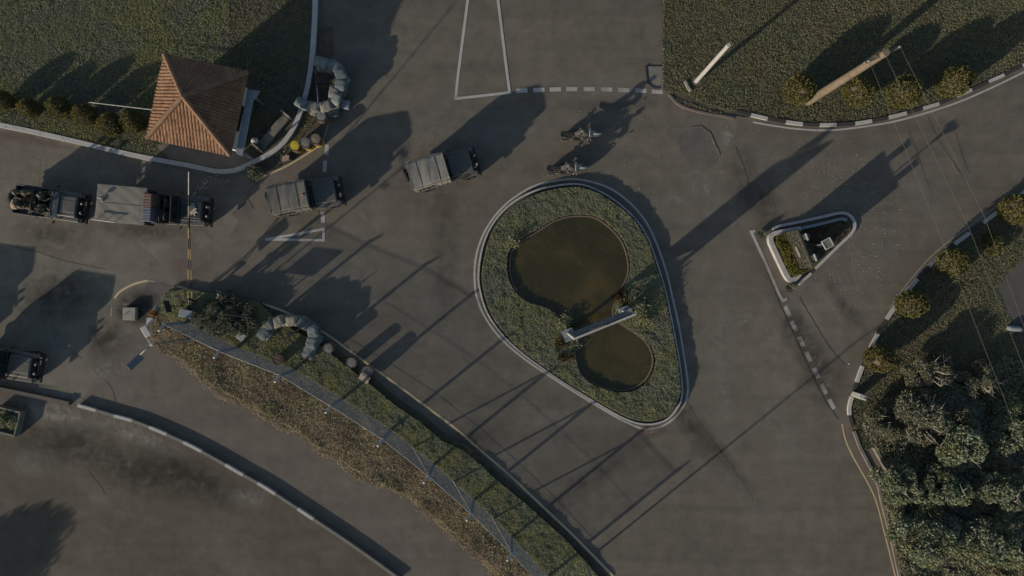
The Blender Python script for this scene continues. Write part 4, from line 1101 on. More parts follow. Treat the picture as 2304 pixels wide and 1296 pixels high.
# fallen cone and a crumpled sign
c = W(347, 708)
o = thing('traffic_cone', (c.x, c.y, .04), rad(68), 'toppled orange and white traffic cone by the concrete block', 'cone')
b = MB(); b.cyl((.02, 0, .17), (.30, 0, .15), .15, .11, 14); b.build('body', MT['orange'], o)
b = MB(); b.cyl((.301, 0, .15), (.72, 0, .06), .11, .03, 14); b.build('tip', MT['white'], o)
b = MB(); b.box((0, 0, .19), (.04, .38, .38), .012); b.build('base', MT['orange'], o)
c = W(337, 720)
o = thing('bent_sign', (c.x, c.y, .04), rad(35), 'crumpled white triangular sign lying below the toppled cone', 'sign')
b = MB(); b.prism([(-.30, -.18), (.30, -.05), (.02, .16)], .12, .14); b.build('panel', MT['white'], o)
b = MB(); b.add([(-.30, -.18, .14), (.30, -.05, .14), (.25, -.25, .02), (-.2, -.34, .02)], [(0, 3, 2, 1)]); b.cyl((0, 0, 0), (0, 0, .12), .02, n=6); b.build('bent_edge', MT['slate'], o)
# white sheet / stool near the fence
c = W(543, 757, .4)
o = thing('folding_stool', (c.x, c.y, .05), rad(-35), 'white stool standing in the grass between fence and corner bush', 'stool')
b = MB(); b.box((0, 0, .42), (.52, .44, .05), .02); b.build('seat', MT['white'], o)
for sx in (-.2, .2):
    for sy in (-.16, .16):
        b = MB(); b.cyl((sx, sy, 0), (sx * .9, sy * .9, .4), .02, n=6); b.build('leg', MT['dark_metal'], o)

# ================================================================== POLES AND WIRES
c = W(1566, 184)
o = pole_between('flagpole', Vector((c.x, c.y, .05)), Vector((c.x, c.y, 6.2)), .13, .11, MT['white'], 'thick white pole standing on the grass left of the upper verge shrubs', 'pole')
b = MB(); b.cyl((0, 0, 0), (0, 0, .06), .24, n=14); b.build('foot', MT['concrete_grey'], o)
c = W(1818, 229)
o = pole_between('utility_pole', Vector((c.x, c.y, .05)), Vector((c.x, c.y, 8.6)), .25, .17, MT['wood'], 'thick pale wooden utility pole rising between the upper verge shrubs', 'utility pole', 14)
b = MB(); b.cyl((-.42, -.16, 0), (-.04, -.02, 2.4), .05, .045, 8); b.build('stay', MT['wood'], o)
b = MB(); b.box((0, 0, 8.2), (1.9, .12, .14), .01, rot(0, 0, rad(25))); ca_ = b.build('crossarm', MT['wood'], o)
for k in (-1, 0, 1):
    b = MB(); q = rot(0, 0, rad(25)) @ Vector((k * .8, 0, 8.32)); b.lathe(q, [(.03, -.08), (.05, 0), (.03, .06), (0, .08)], 8); b.build('insulator', MT['slate'], o)
for k, (p, q, lab) in enumerate([((2138, 585), (2304, 1012), 'leftmost of three thin overhead wires crossing the right bank'), ((2180, 512), (2304, 828), 'middle one of three thin overhead wires crossing the right bank'), ((2216, 490), (2304, 735), 'rightmost of three thin overhead wires crossing the right bank')]):
    z = 6.6
    A = W(p[0], p[1], z); B = W(q[0], q[1], z); e = rot(0, 0, rad(25)) @ Vector(((k - 1) * .8, 0, 8.38)); E = Vector((c.x, c.y, .05)) + e
    dirn = (B - A); far = B + dirn * 3.0; far.z = 6.9
    pts = []
    chain = [E, A, B, far]; 
    for i in range(3):
        for t_ in np.linspace(0, 1, 9)[:-1 if i < 2 else None]:
            v_ = chain[i].lerp(chain[i + 1], float(t_)); pts.append(v_)
    b = MB(); b.tube(pts, .0075, 5)
    tag(b.build('overhead_wire', simple('wire', c3(.075, .074, .066), None)), lab, 'wire', 'overhead wires on the right')
# pole the wires run on to, and the lamp post whose shadow crosses the road from below
c = W(1318, 1262)
o = pole_between('lamp_post', Vector((c.x, c.y, 0)), Vector((c.x, c.y, 5.9)), .07, .05, MT['grey_metal'], 'slim grey lamp post on the hedge verge at the bottom of the picture', 'lamp post')
b = MB(); b.tube([(0, 0, 5.8), (.4, .3, 6.05), (.9, .5, 6.05)], .04, 8); b.build('arm', MT['grey_metal'], o)
b = MB(); b.box((1.1, .6, 6.05), (.6, .26, .12), .05, rot(0, 0, .5)); b.build('lamp_head', MT['grey_metal'], o)

# ================================================================== SIGN OVER THE POND
l0, l1 = W(1290, 762, 4.6), W(1430.6, 705.5, 4.6)
mid = (l0 + l1) / 2; d = l1 - l0; L = d.length
sg = thing('pond_sign', (mid.x, mid.y, .17), math.atan2(d.y, d.x), 'tall slatted white sign frame standing on two plinths across the pond neck', 'sign')
b = MB()
for i, z in enumerate((1.55, 2.28, 3.0, 3.72)):
    b.box((0, .05, z + .10), (L - .16, .05, .26), .01)
b.build('slats', MT['slate'], sg)
b = MB(); b.box((0, -.03, 4.40), (L, .12, .10), .012); b.build('top_rail', MT['white'], sg)
b = MB(); b.box((0, -.03, 2.95), (L - .2, .03, 2.75), .004); b.build('face', MT['dark_metal'], sg)
for sx in (-1, 1):
    b = MB(); b.box((sx * (L / 2 - .06), -.01, 2.18), (.12, .18, 4.34), .012); b.build('post', MT['white'], sg)
b = MB(); b.add([(-.8, .06, 4.45), (.8, .06, 4.45), (.05, .10, 5.4), (-.8, .10, 4.45), (.8, .10, 4.45), (.05, .14, 5.4)], [(0, 1, 2), (4, 3, 5), (1, 4, 5, 2), (3, 0, 2, 5)]); b.build('crest', MT['black'], sg)
for (poly, zt, lab) in (([(1262, 744), (1288, 737.5), (1291, 745), (1281, 753), (1290, 763), (1274, 771)], .62, 'left'), ([(1391, 695), (1414, 686.5), (1422, 696), (1424, 704), (1400, 713)], .75, 'right')):
    loc = [Matrix.Rotation(-sg.rotation_euler.z, 3, 'Z') @ (W(p[0], p[1], zt) - Vector((mid.x, mid.y, 0))) for p in poly]
    b = MB(); b.prism([(p.x, p.y) for p in loc], 0, zt - .17); b.build('plinth', MT['slate'], sg)

# ================================================================== TRIANGULAR ISLAND FURNITURE
a, c2 = W(1794, 517, 2.2), W(1829, 602, 2.2)
mid = (a + c2) / 2; d = c2 - a
sw = thing('sign_wall', (mid.x, mid.y, .12), math.atan2(d.y, d.x), 'grey concrete sign wall standing behind the yellow hedge', 'wall')
b = MB(); b.box((0, 0, 1.05), (d.length, .13, 2.1), .01); b.build('wall', simple('weathered_grey_wall', c3(.032, .032, .026), c3(.055, .054, .046), 3, .9, .4), sw)
n = 1500; P = np.column_stack([RNG.uniform(-d.length / 2, d.length / 2, n), -.075 - RNG.uniform(0, .03, n), RNG.uniform(.05, 2.05, n)])
mesh_np('climber', leaf_quads(P, .07, .045, .6), leafmat('climber_leaves', [c3(.028, .032, .018), c3(.048, .048, .030), c3(.036, .034, .022)]), sw)
for sx in (-.62, .62):
    b = MB(); b.box((sx, .24, 1.25), (.30, .24, 2.50), .01); p_ = b.build('pillar', MT['army_dark'], sw)
    b = MB(); b.box((sx, .15, 2.53), (.42, .10, .05), .01); b.build('cap', MT['white'], p_)
b = MB(); b.box((.10, -.115, 1.25), (.62, .02, .30), .004); b.build('plaque', MT['concrete_grey'], sw)
c = W(1862, 548, 3.25)
o = thing('lamp_post', (c.x, c.y, .12), rad(29), 'lamp post with a square white rimmed lantern on the triangular island', 'lamp post')
b = MB(); b.cyl((0, 0, 0), (0, 0, 2.9), .045, .035, 10); b.build('pole', MT['grey_metal'], o)
b = MB(); b.lathe((0, 0, 2.7), [(.06, 0), (.20, .42), (0, .42)], 4, R=rot(0, 0, rad(45))); b.build('lantern', MT['glass'], o)
b = MB(); hw = .27
for k in range(4): b.box(rot(0, 0, k * math.pi / 2) @ Vector((0, hw - .03, 3.15)), (2 * hw - .0 if k % 2 == 0 else 2 * hw - .124, .06, .06), .008, rot(0, 0, k * math.pi / 2))
b.build('rim', MT['white'], o)
b = MB(); b.box((0, 0, 3.14), (.40, .40, .03)); b.build('cover', MT['concrete_grey'], o)
c = W(1844, 553, .3)
o = thing('cable_box', (c.x, c.y, .12), rad(8), 'little grey cable box in the shaded bed below the square lantern', 'box')
b = MB(); b.box((0, 0, .16), (.30, .14, .32), .02); b.build('box', MT['grey_metal'], o)
b = MB(); b.box((0, 0, .335), (.34, .18, .03), .008); b.build('lid', MT['concrete_grey'], o)
# milestone
c = W(1940, 893, .9)
o = thing('marker_stone', (c.x, c.y, .05), rad(-22), 'white marker stone with a dark mark on the grass by the bend', 'marker stone')
b = MB(); b.box((0, 0, .48), (.50, .28, .96), .03); b.build('stone', MT['white'], o)
b = MB(); b.lathe((.11, .0, .965), [(.022, 0), (.045, 0), (.045, .004), (.022, .004), (.022, 0)], 14); b.lathe((.19, .0, .965), [(.022, 0), (.05, 0), (.05, .004), (.022, .004), (.022, 0)], 14); b.build('mark', MT['black'], o)
# pipe at the right edge
a, c2 = W(2270, 738, .35), W(2330, 744, .35)
o = thing('white_pipe', (a.x, a.y, .06), math.atan2(c2.y - a.y, c2.x - a.x), 'fat pale pipe lying on the pavement at the right edge', 'pipe')
b = MB(); b.lathe((0, 0, .17), [(0, -.0), (.09, .0), (.15, .08), (.16, .16), (.16, 1.7)], 18, 'X'); b.build('pipe', MT['slate'], o)
b = MB(); b.lathe((0, 0, .17), [(.165, .74), (.19, .74), (.19, .90), (.165, .90)], 18, 'X'); b.build('collar', MT['black'], o)

# ================================================================== LITTER (too many flakes to count)
def flakes(name, cx, cy, sx, sy, n, m, ang=0, smin=.010, smax=.034):
    x = RNG.normal(0, 1, n); y = RNG.normal(0, 1, n)
    px = cx + x * sx * math.cos(ang) - y * sy * math.sin(ang); py = cy + x * sx * math.sin(ang) + y * sy * math.cos(ang)
    P = np.column_stack([(px - 1152) / S, (648 - py) / S, np.full(n, .022)])
    s = RNG.uniform(smin, smax, n)[:, None]; a = RNG.uniform(0, 6.28, n)
    e1 = np.column_stack([np.cos(a), np.sin(a), RNG.uniform(-.25, .25, n)]) * s; e2 = np.column_stack([-np.sin(a), np.cos(a), RNG.uniform(-.25, .25, n)]) * s * RNG.uniform(.4, 1, (n, 1))
    tag(mesh_np(name, np.stack([P - e1, P + e2, P + e1, P - e2], 1), m), kind='stuff')
pf = sample([(p.x, p.y) for p in pond], 2.4); cl = vnoise(pf[:, 0], pf[:, 1], 1.2); pf = pf[cl > .52]; pf = np.repeat(pf, 3, 0) + RNG.normal(0, .09, (len(pf) * 3, 2)); pf = pf[inside(pf, [(p.x, p.y) for p in pond])]
ang_ = RNG.uniform(0, 6.28, len(pf)); rr_ = RNG.uniform(.015, .05, (len(pf), 1)); e1 = np.column_stack([np.cos(ang_), np.sin(ang_), 0 * ang_]) * rr_; e2 = np.column_stack([-np.sin(ang_), np.cos(ang_), 0 * ang_]) * rr_ * .8
P3 = np.column_stack([pf, np.full(len(pf), .214) + RNG.uniform(0, .004, len(pf))])
tag(mesh_np('floating_leaves', np.stack([P3 - e1, P3 + e2, P3 + e1, P3 - e2], 1), leafmat('floating_leaf', [c3(.09, .085, .055), c3(.05, .055, .022), c3(.12, .11, .08)])), kind='stuff')
flakes('petal_litter', 1905, 430, 75, 55, 430, MT['litter'], 1.2)
flakes('petal_litter', 1925, 590, 45, 55, 260, MT['litter'], 0.4)
flakes('petal_litter', 1560, 330, 120, 70, 90, MT['litter'], 0.4, .012, .035)
flakes('chalk_debris', 452, 424, 26, 4, 46, MT['litter'], -.72, .03, .07)
flakes('chalk_debris', 500, 408, 38, 3, 40, MT['tan'], .06, .03, .08)
flakes('roadside_litter', 2060, 760, 90, 60, 46, MT['litter'], -.6, .03, .07)
flakes('roadside_litter', 800, 700, 330, 200, 60, MT['litter'], 0, .012, .03)

# ================================================================== DRUMS
def drum(label, px, py, side, lid, group, h=.88, r=.30, z0=.02, base=None):
    c = W(px, py, h)
    o = thing('oil_drum', (c.x, c.y, z0), random.uniform(0, 6), label, 'drum', group)
    b = MB()
    prof = [(0, .0), (r, 0), (r + .012, .02), (r, .04), (r, .28), (r + .014, .30), (r, .32), (r, .56), (r + .014, .58), (r, .60), (r, h - .03), (r + .014, h - .015), (r + .012, h), (r - .012, h), (r - .016, h - .03)]
    b.lathe((0, 0, 0), prof[:6], 24); b.cur = 1; b.lathe((0, 0, 0), prof[5:], 24); b.build('barrel', [base or side, side], o)
    b = MB(); b.lathe((0, 0, 0), [(r - .016, h - .03), (r - .05, h - .022), (0, h - .022)], 24)
    b.cyl((r * .6, 0, h - .022), (r * .6, 0, h - .004), .035, n=8); b.cyl((-r * .55, .05, h - .022), (-r * .55, .05, h - .008), .022, n=8)
    b.build('lid', lid, o)
    return o
G1 = 'drums beside the upper sandbag nest'; G2 = 'drums beside the lower sandbag nest'
drum('bright yellow drum standing by the curved white kerb', 662, 328, MT['drum_rust'], MT['drum_yellow'], G1, base=MT['drum_yellow'])
drum('grey drum between the yellow drum and the orange stained drum', 686, 321, MT['drum_rust'], MT['drum_grey'], G1, base=MT['drum_yellow'])
o = drum('grey drum with an orange stain on its lid', 709, 313, MT['drum_rust'], MT['drum_grey'], G1, base=MT['drum_yellow'])
b = MB(); b.prism([(.0, -.1), (.1, -.08), (.13, .03), (.05, .1), (-.06, .05)], .865, .868); b.build('stain', MT['orange'], o)
drum('dull green drum half under the front bags of the upper nest', 721, 262, MT['drum_rust'], MT['bag'], G1)
drum('pale lidded drum right beside the lower sandbag nest', 737, 784, MT['drum_rust'], MT['drum_pale'], G2)
drum('pale lidded drum between the nest drum and the covered drum', 790, 816.5, MT['drum_rust'], MT['drum_pale'], G2)
drum('drum with a grey cloth draped over its rim', 825, 836, MT['drum_grey'], MT['drum_grey'], G2)
drum('rusty brown drum against the chain link fence', 625, 809, MT['drum_rust'], MT['drum_rust'], G2)
c = W(820, 850, .8)
o = thing('draped_cloth', (c.x, c.y, .02), rad(-35), 'crumpled grey cloth hanging off the last drum of the lower nest', 'cloth')
b = MB(); nx, ny = 9, 7; V = []
for j in range(ny):
    for i in range(nx):
        x = (i / (nx - 1) - .5) * .62; y = .28 - j / (ny - 1) * .62
        V.append((x + .03 * math.sin(j * 2.1), y, (.93 if y > .05 else .93 - (0.05 - y) * 1.6) + .03 * math.sin(i * 1.9 + j)))
b.add(V, [(j * nx + i, (j + 1) * nx + i, (j + 1) * nx + i + 1, j * nx + i + 1) for j in range(ny - 1) for i in range(nx - 1)], True)
b.build('cloth', MT['drum_grey'], o)
c = W(642, 355, .45)
o = thing('ration_box', (c.x, c.y, .02), rad(20), 'box with a torn tan and white cover on the path below the drums', 'box')
b = MB(); b.box((0, 0, .20), (.56, .42, .40), .02); b.build('carton', MT['army_dark'], o)
b = MB(); b.prism([(-.26, -.10), (-.17, -.21), (.02, -.17), (.14, -.22), (.20, -.05), (.27, .02), (.16, .10), (.10, .20), (-.02, .12), (-.12, .19), (-.20, .06)], .402, .425); b.build('cover', MT['tan'], o)

# ================================================================== SANDBAG NESTS
def bag_mesh(seed):
    rg = random.Random(seed); b = MB()
    n, m = 18, 9; vs = []
    for i in range(n):
        u = i / (n - 1) * 2 - 1
        wd = .30 * (1 - abs(u) ** 5 * .18); hh = .150 * (1 - abs(u) ** 3 * .80) * (1 - .10 * math.exp(-(u / .25) ** 2))
        for k in range(m * 2):
            a = math.pi * k / m
            x = u * .37 + rg.uniform(-.008, .008)
            sp = lambda q, e: math.copysign(abs(q) ** e, q)
            y = wd * sp(math.cos(a), .6) + .012 * math.sin(u * 7 + k + seed); z = hh * sp(math.sin(a), .55) + .010 * math.sin(u * 9 + k * 1.7 + seed)
            vs.append((x, y, z))
    M_ = m * 2
    fs = [(i * M_ + k, (i + 1) * M_ + k, (i + 1) * M_ + (k + 1) % M_, i * M_ + (k + 1) % M_) for i in range(n - 1) for k in range(M_)]
    fs += [tuple(range(M_)), tuple((n - 1) * M_ + k for k in range(M_ - 1, -1, -1))]
    b.add(vs, fs, True)
    # sewn ends
    for sx in (-1, 1): b.box((sx * .385, 0, .0), (.05, .52, .03), .012)
    return b
protos = []
for i in range(3):
    o = bag_mesh(i).build('sandbag', MT['bag'] if i < 2 else MT['bag2']); protos.append(o)
bag_i = [0]
WORDS = {}
def bag(loc, yaw, label, group, s=1.0, beige=False):
    i = bag_i[0]; bag_i[0] += 1
    k = 2 if beige else i % 2
    o = protos[k] if k not in WORDS else protos[k].copy()
    if k in WORDS: COL.objects.link(o)
    WORDS[k] = 1
    o.location = loc; o.rotation_euler = (random.uniform(-.16, .16), random.uniform(-.10, .10), yaw); o.scale = (s, s * random.uniform(.95, 1.08), 1)
    return tag(o, label, 'sandbag', group)
def nest(pts, group, where, top, z0=.02, layers=4):
    """pts: (px, py, label, beige) of the top bags from one end of the ring to the other"""
    P = [W(p[0], p[1], 1.12) for p in pts]
    for i, p in enumerate(P):
        a = P[max(i - 1, 0)]; c2 = P[min(i + 1, len(P) - 1)]
        yaw = math.atan2((c2 - a).y, (c2 - a).x)
        for l in range(layers):
            if pts[i][4] <= l: continue
            q = p.copy()
            if l % 2 == (layers - 1 - 1) % 2 and i < len(P) - 1: q = p.lerp(P[i + 1], .5)
            top_ = l == min(layers, pts[i][4]) - 1
            j = Vector((random.uniform(-.05, .05), random.uniform(-.05, .05), 0))
            bag((q.x + j.x, q.y + j.y, z0 + .14 + l * .265), yaw + random.uniform(-.22, .22), pts[i][2] if top_ else 'grey sandbag in the lower layers of the %s' % where, group, random.uniform(.95, 1.06), pts[i][3])
nest([(594, 750, 'end sandbag at the open left end of the lower nest', False, 4), (603, 735, 'slanting beige sandbag, second from the left end of the lower nest', True, 4), (625, 725, 'pale sandbag at the upper left of the lower nest', True, 4), (655, 720.5, 'beige brown sandbag at the top of the lower nest', True, 4), (682, 729, 'teal tinged sandbag right of the beige one on the lower nest', False, 4), (703, 747, 'large grey sandbag at the right shoulder of the lower nest', False, 4), (700, 771, 'blue grey sandbag low on the right side of the lower nest', False, 4), (690, 793, 'sandbag at the bottom right end of the lower nest', False, 3)],
     'sandbags of the lower nest', 'lower nest by the hedge', 4)
nest([(676, 229, 'sandbag leaning over the white kerb at the left end of the upper nest', False, 4), (705, 240, 'long pale sandbag along the front of the upper nest', True, 4), (733, 237, 'pale sandbag at the front corner of the upper nest', True, 4), (753, 222, 'grey sandbag at the right corner of the upper nest', False, 4), (749, 205, 'white edged sandbag pushed inwards on the right of the upper nest', True, 4), (764, 187, 'sandbag on the right side of the upper nest', False, 4), (766, 165, 'large sandbag at the upper right of the upper nest', False, 4), (748, 146, 'sandbag at the back right of the upper nest', False, 4), (722, 140, 'sandbag at the back of the upper nest', False, 4)],
     'sandbags of the upper nest', 'upper nest by the road', 4)
c = W(747, 251, .3); bag((c.x, c.y, .17), rad(-5), 'dark sandbag lying low outside the front corner of the upper nest', 'sandbags of the upper nest', 1.0)
c = W(776, 234, .4)
o = thing('kit_box', (c.x, c.y, .01), rad(-4), 'dark square kit box on the road beside the upper nest', 'box')
b = MB(); b.box((0, 0, .19), (.46, .50, .36), .03); b.build('case', MT['slate'], o)
b = MB(); b.tube([(-.1, .26, .3), (-.1, .29, .3), (.1, .29, .3), (.1, .26, .3)], .012, 6); b.build('handle', MT['dark_metal'], o)

def machine_gun(px, py, z, yaw, label):
    c = W(px, py, z)
    o = thing('machine_gun', (c.x, c.y, .02), yaw, label, 'machine gun', 'machine guns in the sandbag nests')
    b = MB(); b.cyl((-.1, 0, z), (1.15, 0, z + .02), .022, .018, 8); b.cyl((.1, 0, z), (.75, 0, z + .015), .04, .04, 10); b.cyl((1.05, 0, z + .02), (1.2, 0, z + .02), .032, n=8); b.build('barrel', MT['dark_metal'], o)
    b = MB(); b.box((-.4, 0, z), (.62, .10, .15), .015); b.box((-.3, .15, z + .02), (.22, .2, .14), .01); b.build('receiver', MT['dark_metal'], o)
    b = MB(); b.box((-.85, 0, z - .02), (.32, .05, .12), .02); b.build('stock', MT['wood'], o)
    b = MB()
    for a in (.0, 2.2, 4.1): b.cyl((-.2, 0, z - .06), (-.2 + math.cos(a) * .42, math.sin(a) * .42, 0), .022, .018, 6)
    b.build('tripod', MT['dark_metal'], o)
    return o
machine_gun(662, 748, 1.26, rad(36), 'dark machine gun pointing over the beige bag of the lower nest')
machine_gun(713, 195, 1.12, rad(-85), 'pale barrelled machine gun standing in the upper nest')
bpy.data.objects['machine_gun.001'].children[0].data.materials[0] = MT['grey_metal']
bpy.data.objects['machine_gun.001'].children[0]['label'] = 'pale grey barrel'

# ================================================================== PEOPLE
def person(name, loc, yaw, label, J, group=None, cloth='camo', hat='helmet', z=0.0, skinarms=False):
    """J: joint positions in the body's own frame (x forward, y left)."""
    o = thing(name, (loc[0], loc[1], z), yaw, label, 'person', group)
    b = MB()
    def cap(p, q, r0, r1):
        b.cyl(p, q, r0, r1, 10); b.ell(p, (r0,) * 3, 10, 6); b.ell(q, (r1,) * 3, 10, 6)
    V3 = {k: Vector(v) for k, v in J.items()}
    pel, ch, nk, hd = V3['pelvis'], V3['chest'], V3['neck'], V3['head']
    ax = Vector((0, 1, 0))
    for t_, rx, ry in ((0, .125, .165), (.35, .115, .145), (.7, .125, .165), (1.0, .12, .175)):
        c0 = pel.lerp(ch, t_); b.ell(c0, (rx, ry, .14), 14, 8)
    b.ell(ch + (nk - ch) * .45, (.10, .18, .09), 14, 8)
    cap(nk - (hd - nk) * .4, hd, .062, .058)
    f = V3['face'].normalized() if 'face' in V3 else Vector((1, 0, 0))
    q = Matrix((f, Vector((0, 0, 1)).cross(f).normalized(), f.cross(Vector((0, 0, 1)).cross(f)).normalized())).transposed()
    b.ell(hd, (.098, .078, .118), 16, 10, q)
    b.ell(hd + q @ Vector((.035, 0, -.06)), (.065, .055, .065), 12, 8, q)          # jaw
    b.ell(hd + q @ Vector((.102, 0, -.015)), (.022, .015, .028), 8, 6, q)          # nose
    for s in (-1, 1):
        b.ell(hd + q @ Vector((0, s * .080, -.01)), (.022, .014, .034), 8, 6, q)     # ears
        b.ell(hd + q @ Vector((.086, s * .033, .018)), (.014, .017, .011), 8, 6, q)    # eyes
    b.ell(hd + q @ Vector((.090, 0, -.062)), (.014, .026, .009), 8, 6, q)           # mouth
    for s, k in ((1, 'l'), (-1, 'r')):
        sh, el, wr = V3[k + 'sh'], V3[k + 'el'], V3[k + 'wr']
        cap(ch + (sh - ch) * .5, sh, .085, .072); cap(sh, el, .062, .047); cap(el, wr, .046, .032)
        hp, kn, an, to = V3[k + 'hip'], V3[k + 'kn'], V3[k + 'an'], V3[k + 'to']
        cap(hp, kn, .092, .062); cap(kn, an, .062, .042); cap(an, to, .045, .036)
        dr = (wr - el).normalized(); side = dr.cross(Vector((0, 0, 1)))
        side = side.normalized() if side.length > .1 else Vector((0, 1, 0))
        up = side.cross(dr)
        pc = wr + dr * .055; Rm = Matrix((dr, side, up)).transposed()
        b.ell(pc, (.055, .042, .020), 10, 6, Rm)
        for i in range(4):
            off = side * (-.03 + .02 * i); ln = (.062, .074, .070, .054)[i]
            p0 = wr + dr * .09 + off; p1 = p0 + dr * ln * .55 - up * .012; p2 = p1 + dr * ln * .25 - up * ln * .42
            cap(p0, p1, .010, .009); cap(p1, p2, .009, .008)
        p0 = wr + dr * .03 - side * .032 * s; cap(p0, p0 + dr * .035 - side * .022 * s - up * .015, .012, .010); 
    body = b.build('body', [MT[cloth], MT['skin'], MT['boot']], o)
    md = body.modifiers.new('remesh', 'REMESH'); md.mode = 'VOXEL'; md.voxel_size = .013
    dg = bpy.context.evaluated_depsgraph_get(); dg.update()
    me = bpy.data.meshes.new_from_object(body.evaluated_get(dg), depsgraph=dg)
    body.modifiers.clear(); body.data = me
    me.materials.clear(); [me.materials.append(m) for m in (MT[cloth], MT['skin'], MT['boot'])]
    N = len(me.polygons); C = np.empty(N * 3); me.polygons.foreach_get('center', C); C = C.reshape(-1, 3)
    mi = np.zeros(N, np.int32)
    mi[np.linalg.norm(C - np.array(hd), axis=1) < .15] = 1
    mi[np.linalg.norm(C - np.array(nk.lerp(hd, .5)), axis=1) < .07] = 1
    for k in 'lr':
        wr = np.array(V3[k + 'wr']); el = np.array(V3[k + 'el'])
        dd = (wr - el) / np.linalg.norm(wr - el)
        mi[(np.linalg.norm(C - wr - dd * .08, axis=1) < .14) & (((C - wr) @ dd) > -.01)] = 1
        if skinarms: mi[(np.linalg.norm(C - (wr + el) / 2, axis=1) < .16)] = 1
        an, to = np.array(V3[k + 'an']), np.array(V3[k + 'to'])
        mi[(np.linalg.norm(C - an, axis=1) < .11) | (np.linalg.norm(C - (an + to) / 2, axis=1) < .14) | (np.linalg.norm(C - to, axis=1) < .07)] = 2
    me.polygons.foreach_set('material_index', mi)
    me.polygons.foreach_set('use_smooth', np.ones(N, bool)); me.update()
    if hat == 'helmet':
        b = MB(); b.ell(hd + q @ Vector((-.01, 0, .045)), (.135, .118, .105), 16, 8, q); b.lathe(hd + q @ Vector((0, 0, .012)), [(.10, 0), (.142, -.004), (.140, .014), (.10, .02)], 18, R=q); b.build('helmet', MT['helmet'], o)
    elif hat == 'hair':
        b = MB(); b.ell(hd + q @ Vector((-.018, 0, .03)), (.10, .088, .105), 14, 8, q); b.build('hair', MT['boot'], o)
    elif hat == 'hat':
        b = MB(); b.lathe(hd + q @ Vector((0, 0, .04)), [(.17, -.005), (.11, .01), (.10, .08), (.06, .10), (0, .10)], 18, R=q); b.build('hat', MT['camo'], o)
    return o
STAND = dict(pelvis=(0, 0, .93), chest=(.01, 0, 1.32), neck=(.01, 0, 1.48), head=(.03, 0, 1.62), lsh=(0, .19, 1.42), rsh=(0, -.19, 1.42), lel=(.12, .26, 1.16), rel=(.05, -.28, 1.14), lwr=(.34, .10, 1.16), rwr=(.26, -.14, 1.06), lhip=(0, .09, .90), rhip=(0, -.09, .90), lkn=(.05, .13, .49), rkn=(.03, -.14, .49), lan=(0, .16, .08), ran=(-.03, -.17, .08), lto=(.16, .18, .04), rto=(.13, -.20, .04))
SIT = dict(pelvis=(-.02, 0, .12), chest=(.04, 0, .50), neck=(.06, 0, .66), head=(.10, 0, .79), lsh=(.04, .19, .60), rsh=(.04, -.19, .60), lel=(.16, .27, .36), rel=(.18, -.25, .36), lwr=(.38, .14, .34), rwr=(.40, -.10, .36), lhip=(.02, .09, .10), rhip=(.02, -.09, .10), lkn=(.44, .16, .16), rkn=(.44, -.15, .16), lan=(.50, .15, -.28), ran=(.52, -.16, -.28), lto=(.66, .16, -.31), rto=(.67, -.17, -.31))
RIDE = dict(pelvis=(-.22, 0, .93), chest=(-.03, 0, 1.27), neck=(.03, 0, 1.42), head=(.09, 0, 1.55), lsh=(-.02, .19, 1.36), rsh=(-.02, -.19, 1.36), lel=(.14, .38, 1.18), rel=(.14, -.38, 1.18), lwr=(.33, .33, 1.10), rwr=(.33, -.33, 1.10), lhip=(-.18, .10, .90), rhip=(-.18, -.10, .90), lkn=(.17, .24, .72), rkn=(.17, -.24, .72), lan=(-.06, .23, .36), ran=(-.06, -.23, .36), lto=(.10, .24, .31), rto=(.10, -.24, .31))

p = W(505, 661, 1.0)
person('person', (p.x, p.y), rad(-160), 'person standing at the hedge corner in dark clothes and a helmet', STAND, cloth='camo_dark')
def rifle(loc, z, yaw, label, pitch=0.0, group='rifles carried by the soldiers'):
    o = thing('rifle', (loc[0], loc[1], z), yaw, label, 'rifle', group)
    R = rot(0, -pitch, 0); b = MB()
    b.box(R @ Vector((0, 0, 0)), (.34, .05, .09), .01, R); b.box(R @ Vector((.05, 0, -.10)), (.06, .03, .17), .008, R); b.build('receiver', MT['dark_metal'], o)
    b = MB(); b.cyl(R @ Vector((.17, 0, .01)), R @ Vector((.56, 0, .01)), .013, .011, 8); b.build('barrel', MT['grey_metal'], o)
    b = MB(); b.box(R @ Vector((-.28, 0, -.02)), (.26, .04, .10), .02, R); b.build('stock', MT['wood'], o)
    return o
d = rot(0, 0, rad(-160)) @ Vector((.30, -.0, 0))
rifle((p.x + d.x, p.y + d.y), 1.12, rad(-60), 'rifle held by the person at the hedge corner', .35)

